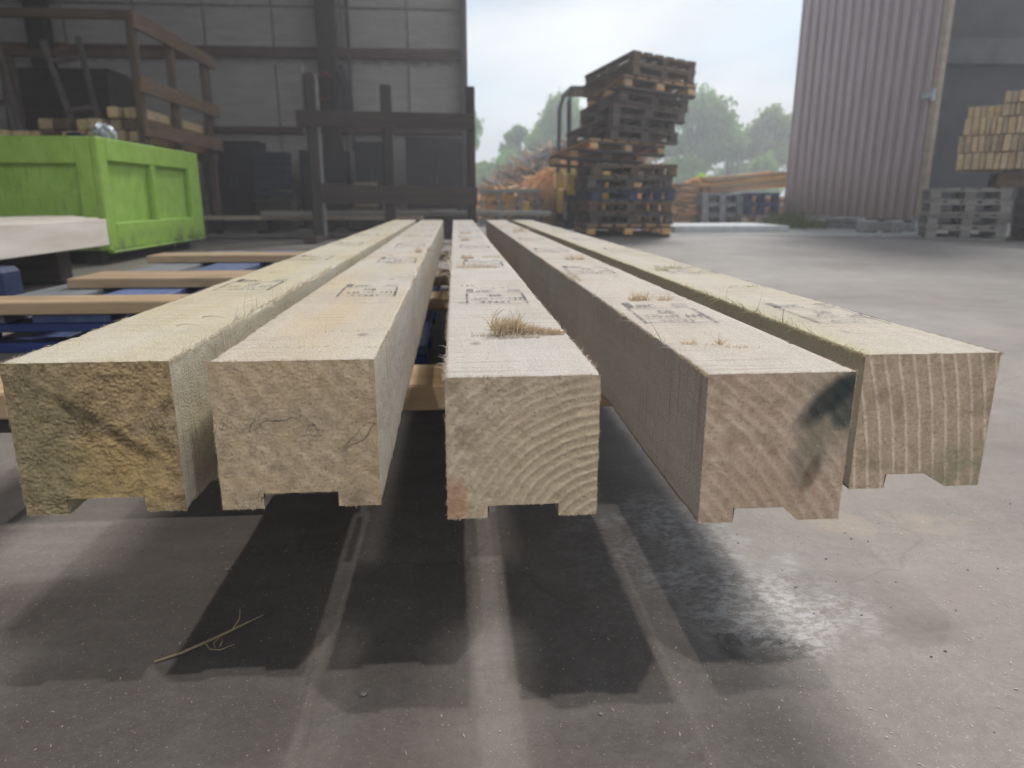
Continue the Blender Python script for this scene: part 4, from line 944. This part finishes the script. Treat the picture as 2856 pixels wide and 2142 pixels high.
# the big curled tuft: a loop of fibres and a comb tapering to the right
f = MB(); ox = B3.location
for k in range(200):   # tangle that rolls over into a loop
    a0 = random.uniform(-.7, .7); r = .0105 * random.uniform(.75, 1.15); side = random.choice((-1, 1)); px = .0460 + random.gauss(0, .003); py = .634 + random.gauss(0, .0015)
    fib(f, (px - ox.x + side * random.uniform(0, .003), py - ox.y, .35 - ox.z), (side * random.uniform(.3, 1.1), random.gauss(0, .15), .8), random.uniform(.008, .022), random.uniform(.00025, .0006), (-side * random.uniform(1.2, 2.6), random.gauss(0, .2), random.uniform(-.2, .5)), 8)
for k in range(900):
    t = random.random(); px = .050 + t * .047; hh = .015 * (1 - t * .72) * random.uniform(.25, 1.15)
    fib(f, (px - ox.x, .631 + random.gauss(0, .0014) - ox.y, .35 - ox.z), (random.gauss(.1, .45), random.gauss(-.1, .3), 1), hh, random.uniform(.0002, .0005), (random.gauss(.5, .6), random.gauss(0, .3), random.gauss(0, .3)), 5)
def strand(cx, cz, r, a0, a1, y, w, sx=1.0):
    b = len(f.v); n_ = 14
    for i in range(n_ + 1):
        t = i / n_; a = R(a0 + (a1 - a0) * t); ww = w * (1 - .6 * t)
        p = Vector((cx + sx * r * math.cos(a) - ox.x, y - ox.y + .0015 * math.sin(a * 1.7), .35 + cz + r * math.sin(a) - ox.z)); q = Vector((math.cos(a), random.uniform(-.3, .3), math.sin(a))) * ww
        f.v += [tuple(p - q), tuple(p + q)]
    for i in range(n_): f.f.append((b + 2 * i, b + 2 * i + 1, b + 2 * i + 3, b + 2 * i + 2)); f.m.append(0)
for k in range(22):
    sd_ = random.choice((-1, 1)); st_ = -90 + sd_ * random.uniform(0, 60)
    strand(.0455 + random.gauss(0, .0025), .0120 + random.gauss(0, .002), random.gauss(.0095, .002), st_, st_ + sd_ * random.uniform(60, 130), .634 + random.gauss(0, .004), random.uniform(.0003, .0006), random.uniform(.8, 1.25))
for k in range(420):
    a = random.uniform(-1, 1); fib(f, (.0455 + a * .010 - ox.x, .633 + random.gauss(0, .004) - ox.y, .35 - ox.z), (a * .5 + random.gauss(0, .35), random.gauss(0, .4), 1), random.uniform(.006, .024), random.uniform(.00025, .0006), (random.gauss(-a * .6, 1.2), random.gauss(0, .9), random.uniform(-1.6, .2)), 9)
for k in range(260):
    a = random.uniform(-1, 1); fib(f, (.0455 + a * .009 - ox.x, .633 + random.gauss(0, .003) - ox.y, .35 - ox.z), (a * .9 + random.gauss(0, .3), random.gauss(0, .3), 1), random.uniform(.005, .018), random.uniform(.0002, .0005), (-a * random.uniform(.2, 1.6), 0, 0), 6)
tag(f.build('curled_tuft', M_fib, B3), kind='stuff')
tuft(B3, .055, .617, .018, .002, 150, .006, M_fibp); tuft(B3, .027, .628, .015, .002, 60, .006, M_fibp, curl=.6)
for (x, y, w, n, h) in [(.032, 1.273, .028, 150, .012), (.07, 1.275, .012, 60, .009), (.025, 1.47, .012, 130, .014), (.075, 1.50, .02, 60, .008), (.036, 2.51, .02, 90, .016), (.03, 2.1, .012, 80, .016), (.016, 1.003, .012, 40, .005), (.05, .975, .03, 30, .004)]:
    tuft(B3, x, y, w, .004, n, h, M_fib)
for (x, y, w, n, h) in [(-.083, 1.654, .006, 60, .02), (-.06, 1.68, .006, 40, .016), (-.12, .59, .05, 60, .0025), (-.11, .66, .03, 40, .0025)]: tuft(B2, x, y, w, .003, n, h, M_fib)
for (x, y, w, n, h) in [(.222, .848, .012, 120, .015), (.253, .845, .008, 60, .011), (.196, .577, .006, 40, .0085), (.222, .577, .0012, 26, .0125), (.218, .573, .012, 40, .003), (.232, .562, .01, 40, .003), (.246, .560, .01, 24, .002), (.24, 1.43, .02, 90, .016), (.235, 2.67, .02, 90, .02), (.28, 2.85, .03, 90, .02)]: tuft(B4, x, y, w, .0025, n, h, M_fib)
tuft(B4, .182, 1.10, .008, .03, 140, .012, M_fibp, lean=(-.5, 0, .7), curl=1.2)
for (x, y, w, n, h) in [(.35, 1.194, .01, 60, .014), (.385, 1.23, .012, 60, .012), (.40, .96, .03, 50, .005)]: tuft(B5, x, y, w, .006, n, h, M_fibg)
# long splinters lifting off the arrises
def splinters(parent, x, ya, yb, n, h, mat, side, wd=.0005):
    f = MB(); ox = parent.location
    for k in range(n):
        y = random.uniform(ya, yb)
        fib(f, (x - ox.x, y - ox.y, .3495 - ox.z), (side * random.uniform(-.3, 1), random.uniform(-.8, .8), random.uniform(.0, 1.1)), h * random.uniform(.3, 1.1), wd * random.uniform(.4, 1.1), (side * random.gauss(.5, .8), random.gauss(0, .6), random.gauss(-.8, .7)), 7)
    tag(f.build('arris_splinters', mat, parent), kind='stuff')
splinters(B1, -.221, .70, 1.05, 60, .030, M_fibp, 1); splinters(B1, -.221, .55, .75, 220, .009, M_fibp, 1, .0003); splinters(B1, -.221, .8, 1.3, 300, .011, M_fib, 1, .0003)
splinters(B5, .323, .60, .95, 55, .026, M_fibg, -1); splinters(B5, .323, .53, 1.0, 260, .009, M_fibg, -1, .0004)
splinters(B4, .177, .62, .90, 14, .020, M_fibp, -1); splinters(B4, .177, .50, .60, 6, .028, M_fibp, -1); splinters(B3, -.008, 1.1, 1.7, 50, .05, M_fibp, -1, .0007)
splinters(B2, -.065, 1.0, 1.8, 30, .03, M_fib, 1, .0005); splinters(B3, -.008, .49, .60, 14, .012, M_fibp, -1); splinters(B3, .0995, .49, .70, 60, .006, M_fibp, 1, .0003)
f = MB()    # fine strings lying over the left timber
for (x, y, dx, dy, l) in [(-.25, .86, .2, .9, .05), (-.262, .75, .9, -.1, .03), (-.245, .80, .5, .6, .045), (-.27, .70, .95, .05, .025)]:
    fib(f, (x + .342, y - .546, .1236), (dx, dy, .35), l, .0006, (random.gauss(0, .5), 0, -.8), 9)
tag(f.build('loose_strings', M_fib, B1), kind='stuff')

# ------------------------------------------------------------------ things on the floor
t = thing('wood_splinter', 'thin forked wood splinter lying on the shaded floor under the left timbers', 'splinter', (0, 0, 0))
m = MB(); M_spl = plain('dry_splinter', (.40, .30, .19), .85, 0, .25, 60)
m.tube([(-.322, .672, .001), (-.297, .682, .004), (-.272, .700, .006), (-.250, .718, .008), (-.228, .742, .007)], [.0010, .0016, .0018, .0014, .0004], 6); m.build('stem', M_spl, t)
m = MB(); m.tube([(-.255, .712, .007), (-.248, .722, .016), (-.249, .730, .024)], [.0011, .0009, .0003], 5); m.build('twig', M_spl, t)
m = MB(); m.tube([(-.278, .696, .005), (-.268, .682, .006), (-.257, .680, .006), (-.244, .688, .007)], [.001, .0012, .0009, .0003], 5); m.build('twig', M_spl, t)
m = MB(); m.tube([(-.264, .700, .007), (-.266, .688, .010), (-.262, .681, .006)], [.0009, .0006, .0003], 5); m.tube([(-.262, .702, .007), (-.258, .690, .009), (-.260, .684, .006)], [.0007, .0006, .0003], 5); m.build('twig', M_spl, t)

g = NG('saw_chips'); c = g.mix(g.noise(g.coord(), 90, 1), (.42, .33, .23), (.60, .54, .46)); M_chip = g.done(c, .9)
m = MB()
for k in range(5200):
    x = random.uniform(-.7, .95); y = random.uniform(.42, 1.0) if random.random() < .8 else random.uniform(1, 2.4)
    if noise.noise(Vector((x * 4, y * 4, 2))) < random.uniform(-.6, .35): continue
    s = random.choice([.0004, .0005, .0006, .0008]) * random.uniform(.7, 1.4); a = random.uniform(0, 3.14); l = s * random.choice([1, 1, 1.6, 3]); z = fz(x, y) + .0006
    ca, sa = math.cos(a), math.sin(a)
    m.quad((x - l * ca, y - l * sa, z), (x + s * sa, y - s * ca, z), (x + l * ca, y + l * sa, z + s * .8), (x - s * sa, y + s * ca, z + s * .3))
tag(m.build('saw_chips', M_chip), 'scattered pale saw chips and grit on the concrete floor', 'saw dust', kind='stuff')
m = MB()
M_peb = plain('dark_grit', (.07, .062, .055), .9, 0, .3, 80)
for k in range(90):
    x = random.uniform(-.7, 1.1); y = random.uniform(.42, 1.6)
    if k > 60: x = .55 + random.gauss(0, .12); y = .80 + random.gauss(0, .08)
    r = random.uniform(.0006, .0019); z = fz(x, y)
    P_ = [(x + r * random.uniform(.7, 1.3) * math.cos(t_), y + r * random.uniform(.7, 1.2) * math.sin(t_), z) for t_ in (0, 1.2, 2.5, 3.8, 5.1)]
    for i in range(5): m.quad(P_[i], P_[(i + 1) % 5], (x, y, z + r * .9))
tag(m.build('grit', M_peb), 'dark crumbs of grit on the floor right of the timbers', 'grit', kind='stuff')
for i, (x, y, s) in enumerate([(-.098, .605, .0035), (.128, .560, .0022), (-.306, .864, .003)]):
    m = lump('pebble', M_grey, (x, y, s * .2), s, i + 3, 2, .3, sc=(1, .8, .35)); tag(m, ['flat grey stone on the floor below the middle of the picture', 'tiny pale stone on the floor near the bottom edge', 'tiny pale stone on the floor under the left timbers'][i], 'stone')
HZ = bpy.data.materials.new('hazy_air'); HZ.use_nodes = True; t_ = HZ.node_tree; t_.nodes.remove(t_.nodes['Principled BSDF'])
pv = t_.nodes.new('ShaderNodeVolumePrincipled'); pv.inputs['Density'].default_value = HAZE; pv.inputs['Color'].default_value = (.95, .95, 1, 1); pv.inputs['Anisotropy'].default_value = .35
t_.links.new(pv.outputs[0], t_.nodes['Material Output'].inputs['Volume'])
m = MB(); m.box(-112, 112, -32, 122, -1.2, 8.2); hz = m.build('haze', HZ); hz['kind'] = 'stuff'
bpy.context.view_layer.update()
